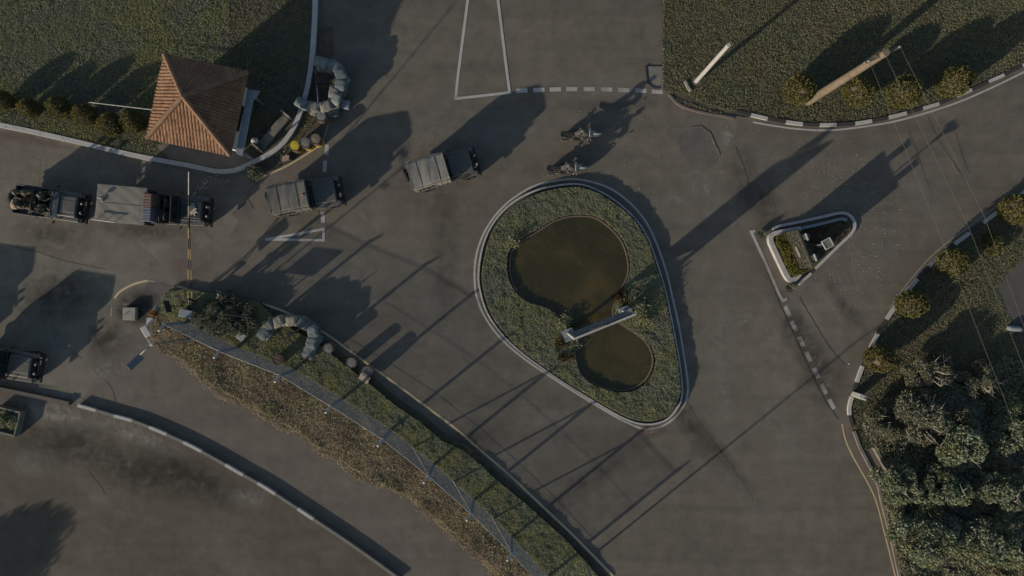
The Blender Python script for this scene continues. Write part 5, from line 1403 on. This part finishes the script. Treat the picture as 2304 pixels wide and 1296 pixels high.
# ================================================================== MOTORBIKES
def wheel_parts(parent, x, y, r, wd, rim_r, name='wheel', z=None):
    z = r if z is None else z
    b = MB(); b.lathe((x, y, z), [(rim_r, -wd / 2), (r - .03, -wd / 2), (r, -wd / 2 + .03), (r, wd / 2 - .03), (r - .03, wd / 2), (rim_r, wd / 2), (rim_r, -wd / 2)], 24, 'Y')
    t_ = b.build(name, MT['black'], parent)
    b = MB(); b.lathe((x, y, z), [(0, -wd * .22), (rim_r * .5, -wd * .3), (rim_r + .005, -wd * .38), (rim_r + .005, wd * .38), (rim_r * .5, wd * .3), (0, wd * .22)], 18, 'Y')
    b.build('rim', MT['army_dark'] if rim_r > .16 and wd > .15 else MT['grey_metal'], t_)
    return t_
def motorbike(px, py, yaw, label):
    c = W(px, py, .6)
    o = thing('motorbike', (c.x, c.y, .01), yaw, label, 'motorbike', 'motorbikes riding side by side')
    o.scale = (1.14, 1.2, 1.0)
    wheel_parts(o, .80, 0, .33, .11, .24); wheel_parts(o, -.68, 0, .31, .13, .22)
    b = MB()
    b.tube([(.44, 0, .92), (.30, 0, .55), (.1, 0, .34), (-.3, 0, .36), (-.45, 0, .72), (.40, 0, .86)], .03, 6)
    b.box((.02, 0, .48), (.42, .28, .34), .05); b.cyl((-.45, .10, .5), (-.68, .08, .31), .025, n=6); b.cyl((-.45, -.10, .5), (-.68, -.08, .31), .025, n=6)
    b.build('frame', MT['dark_metal'], o)
    b = MB(); b.ell((.22, 0, .86), (.26, .15, .13), 14, 8); b.build('tank', MT['army'], o)
    b = MB(); b.box((-.34, 0, .84), (.72, .24, .10), .04); b.build('seat', MT['black'], o)
    b = MB(); b.box((-.80, .0, .86), (.30, .26, .03), .01); b.tube([(-.62, .14, .86), (-1.0, .12, .90), (-1.0, -.12, .90), (-.62, -.14, .86)], .015, 6); b.build('luggage_rack', MT['dark_metal'], o)
    b = MB(); b.box((-.78, -.28, .70), (.36, .14, .28), .03); b.build('pannier', MT['seatcloth'], o)
    b = MB()
    for s in (-1, 1): b.cyl((.42, s * .09, .95), (.80, s * .08, .33), .025, n=8)
    b.build('fork', MT['grey_metal'], o)
    b = MB(); n = 8; V = []
    for i in range(n + 1):
        a = rad(35 + 95 * i / n); 
        for s in (-1, -.5, .5, 1): V.append((.80 + math.cos(a) * (.37 + (.0 if abs(s) == 1 else .022)), s * .05, .33 + math.sin(a) * (.37 + (.0 if abs(s) == 1 else .022))))
    b.add(V, [(i * 4 + k, i * 4 + k + 1, i * 4 + k + 5, i * 4 + k + 4) for i in range(n) for k in range(3)], True); b.build('mudguard', MT['white'], o)
    b = MB(); b.box((.1, 0, .62), (.9, .22, .22), .06); b.box((-.1, .20, .42), (.5, .14, .3), .04); b.box((-.1, -.20, .42), (.5, .14, .3), .04); b.build('engine', MT['black'], o)
    b = MB(); b.tube([(.30, .38, 1.06), (.40, .26, 1.08), (.44, 0, 1.04), (.40, -.26, 1.08), (.30, -.38, 1.06)], .018, 8); b.build('handlebar', MT['grey_metal'], o)
    b = MB(); b.box((.47, 0, 1.10), (.05, .46, .20), .02, rot(0, rad(-25), 0)); b.build('wind_deflector', MT['white'], o)
    b = MB(); b.ell((.56, 0, .96), (.09, .11, .11), 12, 8); b.build('headlight', MT['mirror'], o)
    for s in (-1, 1):
        b = MB(); b.cyl((.40, s * .26, 1.08), (.46, s * .36, 1.24), .008, n=6); b.ell((.46, s * .38, 1.25), (.02, .06, .04), 10, 6); b.build('mirror', MT['grey_metal'], o)
    b = MB(); b.tube([(.2, -.13, .4), (.0, -.16, .24), (-.4, -.17, .3), (-.9, -.18, .42)], [.022, .025, .035, .045], 8); b.build('exhaust', MT['grey_metal'], o)
    b = MB(); b.box((-.88, 0, .62), (.26, .16, .04), .01); b.box((-.98, 0, .74), (.05, .14, .08), .01); b.build('tail_lamp', MT['dark_metal'], o)
    return c
c = motorbike(1305, 303, rad(2), 'upper motorbike with a white front mudguard on the open road')
person('person', (c.x, c.y), rad(2), 'person with a grey green helmet riding the upper motorbike', RIDE, 'motorbike riders', 'seatcloth', z=.01)
c = motorbike(1274, 379, rad(2), 'lower motorbike with a white front mudguard, close to the pond island')
person('person', (c.x, c.y), rad(2), 'person with a grey helmet riding the lower motorbike beside the island', RIDE, 'motorbike riders', 'seatcloth', z=.01)

# ================================================================== ARMY VEHICLES
def army_wheels(o, xs=(1.22, -1.28), r=.40, y=.70):
    for x in xs:
        for s in (1, -1): wheel_parts(o, x, s * y, r, .24, .21)
def front_end(o, hood, fl=0.0, stones=False):
    """bonnet, wings, grille, bumper and lamps of a square army 4x4; bonnet starts at x = .28"""
    m = MT['army']
    b = MB(); b.span(.28, 1.58, -.60, .60, .98, 1.17, .05); b.span(.30, 1.52, -.34, .34, 1.15, 1.185, .012)
    b.build('bonnet', hood, o)
    b = MB(); b.lathe((.98, 0, 1.17), [(.20, 0), (.33, .01), (.36, .06), (.33, .13), (.20, .14), (.18, .06)], 20); b.build('bonnet_tyre', MT['black'], o) if stones else None
    b = MB(); b.tube([(1.50, -.5, 1.16), (1.50, .5, 1.16)], .012, 5)
    for sy in (-.5, .5): b.box((.9, sy, 1.175), (.22, .03, .02), .005)
    b.build('bonnet_catch', MT['dark_metal'], o)
    b = MB()
    for s in (1, -1):
        b.span(.24, 1.74, s * .58, s * .84, .94, 1.04, .03); b.span(.24, .80, s * .80, s * .84, .50, 1.0); b.span(1.62, 1.74, s * .58, s * .84, .62, 1.0, .02)
    b.span(-2.0, 1.6, -.42, .42, .42, .52)
    b.build('wings', m, o)
    b = MB(); b.span(1.56, 1.66, -.58, .58, .58, 1.08, .02)
    for k in range(7): b.span(1.655, 1.675, -.48 + .14 * k, -.42 + .14 * k, .64, 1.02)
    b.build('grille', MT['black'], o)
    b = MB(); b.span(1.84, 1.98, -.86, .86, .50, .66, .02); b.span(1.66, 1.86, -.5, -.42, .5, .6); b.span(1.66, 1.86, .42, .5, .5, .6)
    for yy in (-.34, .34): b.tube([(1.93, yy, .64), (1.96, yy, 1.02), (1.80, yy, 1.10)], .026, 6)
    b.cyl((1.96, -.36, 1.0), (1.96, .36, 1.0), .026, n=6); b.box((1.86, 0, .74), (.22, .42, .14), .03)
    b.build('bumper', MT['dark_metal'], o)
    for s in (1, -1):
        b = MB(); b.lathe((1.745, s * .70, .82), [(0, 0.03), (.06, .025), (.085, 0), (.085, -.03)], 14, 'X'); b.build('headlight', MT['mirror'], o)
        b = MB(); b.lathe((1.86, s * .26, 1.14), [(0, .05), (.07, .045), (.085, 0), (.05, -.05), (0, -.06)], 12, 'X'); b.build('spot_lamp', MT['mirror'], o)
        b = MB(); b.cyl((.42, s * .84, 1.04), (.44, s * 1.0, 1.18), .012, n=6); b.box((.45, s * 1.03, 1.22), (.04, .13, .17), .015); b.build('mirror', MT['dark_metal'], o)
def windscreen(o, frame=None):
    b = MB(); b.span(.16, .22, -.78, .78, 1.12, 1.20, .01); b.span(.10, .16, -.76, .76, 1.84, 1.91, .01)
    for y in (-.76, 0, .76): b.cyl((.19, y, 1.16), (.13, y, 1.88), .03, n=6)
    w_ = b.build('windscreen', frame or MT['army_dark'], o)
    b = MB(); b.add([(.195, -.74, 1.19), (.195, .74, 1.19), (.135, .74, 1.86), (.135, -.74, 1.86)], [(0, 1, 2, 3)]); b.build('glass', MT['glass'], w_)
    for s in (1, -1):
        b = MB(); b.cyl((.22, s * .35, 1.2), (.18, s * .12, 1.5), .01, n=5); b.build('wiper', MT['black'], w_)

def canvas_top(o, m):
    b = MB(); nx, ny = 30, 15; V = []
    prof = []
    for j in range(ny):
        a = j / (ny - 1)
        y = -.83 + 1.66 * a
        e = abs(y) / .83
        z = 2.05 - .045 * e ** 2 if e < .86 else 2.05 - .033 - (e - .86) / .14 * .10
        prof.append((y, z))
    prof = [(-.86, 1.18), (-.855, 1.5), (-.845, 1.8)] + prof + [(.845, 1.8), (.855, 1.5), (.86, 1.18)]
    ny = len(prof)
    rg = random.Random(5)
    for i in range(nx):
        x = -2.0 + 2.16 * i / (nx - 1)
        bow = math.cos((x + 2.0) / 2.16 * math.pi * 4) * .012
        for j, (y, z) in enumerate(prof):
            wrk = .010 * math.sin(x * 17 + y * 9) * math.sin(y * 13 + x * 5) + .006 * math.sin(x * 41 + y * 7)
            cor = math.exp(-((abs(y) - .8) ** 2 + min(abs(x + 2.0), abs(x - .16)) ** 2) / .05)
            wrk += .035 * cor * math.sin(y * 40 + x * 31)
            if z > 1.85: V.append((x, y, z + bow + wrk))
            else: V.append((x, y * (1 + wrk * .8), z))
    F = [(i * ny + j, (i + 1) * ny + j, (i + 1) * ny + j + 1, i * ny + j + 1) for i in range(nx - 1) for j in range(ny - 1)]
    b.add(V, F, True)
    b.add([V[j] for j in range(ny)], [tuple(range(ny))]); b.add([V[(nx - 1) * ny + j] for j in range(2, ny - 2)], [tuple(range(ny - 5, -1, -1))])
    c_ = b.build('canopy', m, o)
    b = MB()
    for x in (-1.99, .14):
        b.tube([(x, p[0] * 1.005, p[1] + .008) for p in prof], .018, 5)
    for y in (-.80, .80): b.tube([(-2.0 + 2.16 * t_ / 8, y, 2.012 - .03) for t_ in range(9)], .014, 5)
    b.build('hem', m, c_)
    b = MB()
    for x in (-1.46, -.92, -.38): b.tube([(x, p[0] * 1.002, p[1] + .004) for p in prof], .014, 5)
    b.build('rib', m, c_)
    b = MB()
    for x in (-1.7, -1.2, -.65, -.1):
        for sy in (-1, 1): b.box((x, sy * .875, 1.22), (.035, .012, .26))
    b.build('strap', MT['army_dark'], c_)
    b = MB()
    for s in (-1, 1): b.span(-1.75, -.75, s * .872, s * .878, 1.45, 1.78)
    b.build('side_window', MT['glass'], c_)
    return c_
def soft_top(name, label, group, m, hood, redspot=False):
    o = thing(name, (0, 0, 0), 0, label, 'army truck', group)
    army_wheels(o)
    b = MB()
    b.span(-2.0, -.55, -.84, .84, .74, 1.20, .03); b.span(-2.0, .25, -.60, .60, .48, .80, .02)
    for s in (1, -1):
        b.span(-2.0, -1.74, s * .60, s * .84, .50, .80, .02); b.span(-.84, -.55, s * .60, s * .84, .50, .80, .02)
    b.build('body', MT['army'], o)
    for s in (1, -1):
        b = MB(); b.span(-.54, .23, s * .80, s * .845, .52, 1.19, .015); d_ = b.build('door', MT['army'], o)
        b = MB(); b.box((-.42, s * .86, 1.05), (.14, .02, .035), .006); b.build('handle', MT['dark_metal'], d_)
    front_end(o, hood); windscreen(o); canvas_top(o, m)
    b = MB(); b.lathe((-2.24, .28, 1.12), [(.21, -.10), (.36, -.11), (.39, -.08), (.39, .08), (.36, .11), (.21, .10), (.21, -.10)], 22, 'X'); s_ = b.build('spare_wheel', MT['black'], o)
    b = MB(); b.lathe((-2.24, .28, 1.12), [(0, -.06), (.215, -.06), (.215, .06), (0, .06)], 18, 'X'); b.build('rim', MT['army_dark'], s_)
    b = MB(); b.span(-2.10, -2.0, -.84, .84, .46, .58, .02); b.build('rear_bumper', MT['dark_metal'], o)
    for s in (1, -1):
        b = MB(); b.box((-2.01, s * .74, .95), (.03, .10, .22), .01); b.build('tail_light', MT['red'], o)
    b = MB(); b.cyl((.7, -.80, 1.04), (.7, -.80, 1.16), .02, n=6); b.cyl((.7, -.80, 1.16), (.55, -.84, 3.0), .008, .004, 5); b.build('aerial', MT['dark_metal'], o)
    return o
GV = 'soft topped army trucks of the convoy'
def place(o, px, py, z, dx, yaw):
    """px,py: where the point dx metres in front of the vehicle's middle, z up, is seen"""
    c_ = W(px, py, z); o.location = (c_.x - math.cos(yaw) * dx, c_.y - math.sin(yaw) * dx, .005); o.rotation_euler = (0, 0, yaw)
t1 = soft_top('army_truck', 'army truck with a dull grey canvas top crossing the dashed line', GV, MT['canvas'], MT['army'])
place(t1, 646, 442.5, 2.05, -.92, rad(11))
b = MB(); b.ell((-.02, -.06, 2.065), (.09, .09, .05), 12, 6); b.build('roof_beacon', MT['red'], t1)
t2 = soft_top('army_truck', 'army truck with a pale two tone canvas top leading the convoy', GV, MT['canvas2'], MT['army'])
place(t2, 962, 384, 2.05, -.92, rad(16.5))
b = MB(); b.add([(-.87, -.835, 2.022), (-.87, 0, 2.072), (-.87, .835, 2.022), (-.84, .835, 2.022), (-.84, 0, 2.072), (-.84, -.835, 2.022)], [(0, 5, 4, 1), (1, 4, 3, 2)]); b.build('canopy_seam', MT['canvas'], t2)
t3 = soft_top('army_truck', 'dark army truck nosing in at the lower left edge', 'soft topped army trucks at the left edge', MT['canvas'], MT['army'])
place(t3, 90, 830, .9, 1.98, rad(-9))
t4 = copy_tree(t3); t4['label'] = 'army truck parked just outside the left edge, seen by its shadow'; place(t4, -92, 762, .9, 1.98, rad(-6))

def open_top(name, label, hood):
    o = thing(name, (0, 0, 0), 0, label, 'jeep', 'open army jeeps in the queue')
    army_wheels(o)
    b = MB()
    b.span(-2.0, .25, -.62, .62, .48, .66); 
    for s in (1, -1):
        b.span(-2.0, -.62, s * .80, s * .85, .66, 1.16, .012); b.span(-2.0, -.62, s * .50, s * .80, .80, .88, .02); b.span(-1.9, -.66, s * .48, s * .52, .62, .84)
        b.span(-2.0, -1.74, s * .60, s * .82, .50, .80); b.span(-.86, -.62, s * .60, s * .82, .50, .80)
        b.span(-2.02, -.62, s * .79, s * .87, 1.14, 1.18, .012)
    b.span(-2.04, -1.98, -.84, .84, .60, 1.16, .012); b.span(-.66, -.60, -.80, .80, .62, 1.12, .012)
    b.build('body', MT['army_dark'], o)
    for s in (1, -1):
        b = MB(); b.span(-.58, .23, s * .80, s * .845, .52, 1.10, .015); b.build('door', MT['army'], o)
        b = MB(); b.box((-.30, s * .38, .82), (.46, .46, .16), .04); b.box((-.52, s * .38, 1.10), (.12, .46, .46), .04); b.build('seat', MT['seatcloth'], o)
    b = MB(); b.span(.02, .26, -.78, .78, .98, 1.14, .02); b.build('dashboard', MT['army_dark'], o)
    b = MB(); b.lathe((-.06, .38, 1.10), [(.17, -.012), (.185, 0), (.17, .012), (.155, 0), (.17, -.012)], 18, 'X', rot(0, rad(-30), 0)); b.build('steering_wheel', MT['black'], o)
    front_end(o, hood)
    b = MB(); b.lathe((-2.16, -.1, .98), [(.21, -.10), (.36, -.11), (.39, -.08), (.39, .08), (.36, .11), (.21, .10), (.21, -.10)], 22, 'X'); b.build('spare_wheel', MT['black'], o)
    b = MB(); b.span(-2.10, -2.0, -.84, .84, .46, .58, .02); b.build('rear_bumper', MT['dark_metal'], o)
    return o
# C: jeep carrying soldiers
j1 = open_top('army_jeep', 'open army jeep loaded with soldiers and net at the left edge', MT['army'])
place(j1, 190, 470, .9, 1.90, rad(-8.5))
b = MB(); b.tube([(-.6, -.8, 1.15), (-.62, -.76, 1.75), (-.62, .76, 1.75), (-.6, .8, 1.15)], .03, 8); b.build('roll_bar', MT['dark_metal'], j1)
b = MB(); b.span(.20, .60, -.74, .74, 1.22, 1.27, .012); b.span(.16, .20, -.78, .78, 1.12, 1.30, .01); b.build('folded_windscreen', simple('teal_screen', c3(.032, .042, .045), c3(.045, .055, .058), 4, .35), j1)
b = MB(); b.box((.40, -.1, 1.276), (.05, .16, .01)); b.box((.22, .6, 1.31), (.04, .22, .02)); b.box((.22, -.6, 1.31), (.04, .22, .02)); b.build('screen_clip', MT['grey_metal'], j1)
R1 = rad(-8.5)
def on(v, x, y):
    q = rot(0, 0, v.rotation_euler.z) @ Vector((x, y, 0)); return (v.location.x + q.x, v.location.y + q.y)
person('person', on(j1, -1.15, .48), R1 + rad(-80), 'person in mottled camouflage seated on the far side of the open jeep', SIT, 'soldiers in the open jeep', 'camo', 'hat', z=.90)
person('person', on(j1, -1.55, -.44), R1 + rad(75), 'person in light camouflage seated at the near rear of the open jeep', SIT, 'soldiers in the open jeep', 'camo', 'helmet', z=.90)
person('person', on(j1, -.98, -.46), R1 + rad(95), 'person in dark clothes seated behind the near jeep door', SIT, 'soldiers in the open jeep', 'camo_dark', 'hair', z=.90)
person('person', on(j1, -1.72, .42), R1 + rad(-60), 'person with a dark helmet at the far rear corner of the open jeep', SIT, 'soldiers in the open jeep', 'camo_dark', 'helmet', z=.90)
person('person', on(j1, -.38, .38), R1, 'person in dark clothes at the wheel of the left edge jeep', SIT, 'soldiers in the open jeep', 'camo_dark', 'helmet', z=.86)
person('person', on(j1, -.40, -.36), R1 + rad(-12), 'person in camouflage in the front passenger seat of the left edge jeep', SIT, 'soldiers in the open jeep', 'camo', 'hair', z=.86)
rifle(on(j1, -1.35, .0), 1.30, R1 + rad(175), 'pale barrelled rifle pointing back over the tailgate of the open jeep', .1)
rifle(on(j1, -.62, -.55), 1.32, R1 + rad(20), 'rifle resting by the near front soldier of the open jeep', .05)
c = on(j1, -1.92, -.28)
o = thing('kit_bag', (c[0], c[1], .66), R1, 'tan and orange kit bag on the tail of the open jeep', 'bag')
b = MB(); b.ell((0, 0, .36), (.22, .36, .36), 14, 8, e=.7); b.build('sack', MT['tan'], o)
b = MB(); b.tube([(.0, -.3, .62), (.02, 0, .75), (.0, .3, .62)], .03, 6); b.build('strap', MT['orange'], o)
def net_heap(parent_v, x, y, z, sx, sy, sz, label, m, seed=1, yaw=0):
    c_ = on(parent_v, x, y)
    o = thing('camouflage_net', (c_[0], c_[1], z), parent_v.rotation_euler.z + yaw, label, 'net')
    b = MB(); n = 22; V = []
    for i in range(n):
        for j in range(n):
            u, v_ = i / (n - 1) * 2 - 1, j / (n - 1) * 2 - 1
            e = max(0, 1 - (abs(u) ** 3 + abs(v_) ** 3))
            V.append((u * sx, v_ * sy, sz * e ** .5 * (.65 + .5 * vnoise(np.array([u * 2.3 + seed * 7]), np.array([v_ * 2.3]), .35)[0])))
    b.add(V, [(i * n + j, (i + 1) * n + j, (i + 1) * n + j + 1, i * n + j + 1) for i in range(n - 1) for j in range(n - 1)], True)
    b.build('cloth', m, o)
    P = np.array(V)[RNG.integers(0, n * n, 260)] + RNG.normal(0, .02, (260, 3)); P[:, 2] += .03
    mesh_np('scrim', leaf_quads(P, .14, .06, .4), MT['greybush'], o)
    return o
net_heap(j1, -1.35, .0, .70, .55, .34, .40, 'rumpled camouflage net heaped between the soldiers', MT['net'])
net_heap(j1, -2.32, .1, .55, .26, .45, .55, 'dark leafy net hanging off the tail of the open jeep', MT['camo_dark'], 3)
# D: jeep with stowed gear
j2 = open_top('army_jeep', 'open army jeep with striped bundles in the back under the barrier boom', MT['army_dark'])
place(j2, 473, 477, .9, 1.95, rad(-3)); windscreen(j2)
b = MB(); b.tube([(-.62, -.8, 1.15), (-.64, -.76, 1.6), (-.64, .76, 1.6), (-.62, .8, 1.15)], .025, 8); b.build('roll_bar', MT['dark_metal'], j2)
j2y = j2.rotation_euler.z
for (y0, y1, m, lab) in ((.02, .78, MT['red'], 'red and cream striped bundle on the far side of the gear jeep'), (-.80, .0, MT['blue_cloth'], 'blue grey striped bundle on the near side of the gear jeep')):
    c = on(j2, -1.22, (y0 + y1) / 2); o = thing('striped_bundle', (c[0], c[1], .66), j2y, lab, 'bundle', 'striped bundles in the gear jeep')
    b = MB(); n = 9
    for i in range(n):
        yy = (y0 - y1) / 2 + (i + .5) * (y1 - y0) / n
        b.cur = i % 2
        b.box((0, yy, .64), (.50, (y1 - y0) / n - .006, 1.22), .03)
    b.build('roll', [m, MT['bag2'] if m is MT['red'] else MT['bag']], o)
c = on(j2, -.88, -.3)
net_heap(j2, -.86, -.36, .70, .22, .38, .40, 'grey green kit heaped behind the seats of the gear jeep', MT['net'], 2)
c = on(j2, 1.05, .02)
o = thing('folded_net', (c[0], c[1], 1.185), j2y, 'pale ragged net patch tied on the bonnet of the gear jeep', 'net')
b = MB(); rg = random.Random(4); pts = []
for i in range(18):
    a = 2 * math.pi * i / 18; r = (.36 if i % 2 else .22) * rg.uniform(.8, 1.15); pts.append((r * math.cos(a) * .95, r * math.sin(a) * 1.05))
b.prism(pts, .0, .05); b.build('net', simple('pale_net', c3(.36, .32, .25), c3(.24, .22, .17), 9, .95, .4), o)
b = MB(); b.box((.02, .30, .03), (.22, .20, .06), .02); b.build('flap', MT['slate'], o)
b = MB()
for yy in (-.42, .42): b.cyl((.28 + .1, yy, 1.2), (1.5, yy, 1.2), .016, n=6)
b.build('bonnet_rail', MT['grey_metal'], j2)
# covered trailer in front of the left edge jeep
c = W(271, 460, 1.85)
tr_y = rad(-5)
tr = thing('cargo_trailer', (c.x, c.y, .005), tr_y, 'box trailer with a flat pale tarpaulin top between the two open jeeps', 'trailer')
army_wheels(tr, (-.35, .35), .38, .86)
LX, LY = 1.40, 1.05
b = MB(); b.span(-LX + .03, LX - .03, -LY + .03, LY - .03, .62, 1.80, .03); b.build('box', MT['army_dark'], tr)
b = MB(); n, m_ = 26, 20; V = []
for i in range(n):
    for j in range(m_):
        u, v_ = i / (n - 1) * 2 - 1, j / (m_ - 1) * 2 - 1
        V.append((u * LX, v_ * LY, 1.84 + .012 * math.sin(u * 9 + v_ * 4) * math.sin(v_ * 7) - .012 * max(abs(u), abs(v_)) ** 14))
b.add(V, [(i * m_ + j, (i + 1) * m_ + j, (i + 1) * m_ + j + 1, i * m_ + j + 1) for i in range(n - 1) for j in range(m_ - 1)], True)
b.add([(-LX, -LY, 1.83), (LX, -LY, 1.83), (LX, LY, 1.83), (-LX, LY, 1.83), (-LX, -LY, 1.66), (LX, -LY, 1.66), (LX, LY, 1.66), (-LX, LY, 1.66)], [(0, 4, 5, 1), (1, 5, 6, 2), (2, 6, 7, 3), (3, 7, 4, 0)])
tp = b.build('tarpaulin', MT['tarp'], tr)
b = MB(); b.span(-.95, LX - .02, .0, .02, 1.855, 1.862); b.build('seam', MT['canvas'], tp)
b = MB(); b.cyl((1.3, 0, .62), (2.0, 0, .60), .04, n=8); b.cyl((1.3, .5, .62), (1.9, 0, .6), .03, n=6); b.cyl((1.3, -.5, .62), (1.9, 0, .6), .03, n=6); b.build('drawbar', MT['dark_metal'], tr)
b = MB(); b.cyl((-1.42, -.98, 2.06), (-.1, -1.04, 2.06), .032, n=8); b.build('side_rail', MT['white'], tr)
b = MB()
for x in (-1.3, -.75, -.2): b.cyl((x, -1.0, 1.7), (x, -1.0, 2.06), .02, n=6)
b.build('rail_post', MT['dark_metal'], tr)
b = MB(); b.cyl((-1.12, .28, 1.84), (-1.12, .28, 2.02), .03, n=8); b.box((-1.10, .28, 2.06), (.26, .12, .10), .02); b.box((-1.0, .18, 1.9), (.1, .22, .1), .02); b.build('rope_cleat', MT['grey_metal'], tr)

# planter at the lower left edge
c = W(12, 948, .5)
o = thing('planter_box', (c.x, c.y, .01), rad(-14), 'grey square planter box with green plants at the lower left edge', 'planter')
b = MB()
for k in range(4):
    R = rot(0, 0, k * math.pi / 2); b.box(R @ Vector((0, .70, .25)), (1.5 if k % 2 == 0 else 1.28, .10, .5), .012, R)
b.box((0, .0, .47), (1.3, .05, .05), .01, rot(0, 0, rad(28)))
b.build('box', MT['concrete_grey'], o)
mesh_np('plants', clump((0, 0), .60, .60, .85, 1600, .14, .06), MT['hedge'], o)
b = MB(); b.span(-.64, .64, -.64, .64, .05, .36); b.build('soil', MT['soil'], o)

# a tree outside the lower left corner, seen by its soft shadow
c = W(-345, 1545)
o = thing('shade_tree', (c.x, c.y, 0), 0, 'leafy tree standing off the lower left corner of the yard', 'tree')
b = MB(); b.tube([(0, 0, 0), (.05, .1, 1.4), (.1, 0, 3.0)], [.22, .17, .10], 9)
for a in (.3, 1.5, 2.8, 4.0, 5.2): b.tube([(.05, .1, 1.5), (math.cos(a) * 1.0, math.sin(a) * 1.0, 2.9), (math.cos(a) * 1.7, math.sin(a) * 1.7, 3.7)], [.10, .06, .025], 7)
b.build('trunk', MT['bark'], o)
V = clump((0, 0), 2.6, 2.6, 2.6, 9000, .22, .14, lumps=44, lump_r=.36); V[:, :, 2] += 2.2
mesh_np('crown', V, MT['scrub'], o)
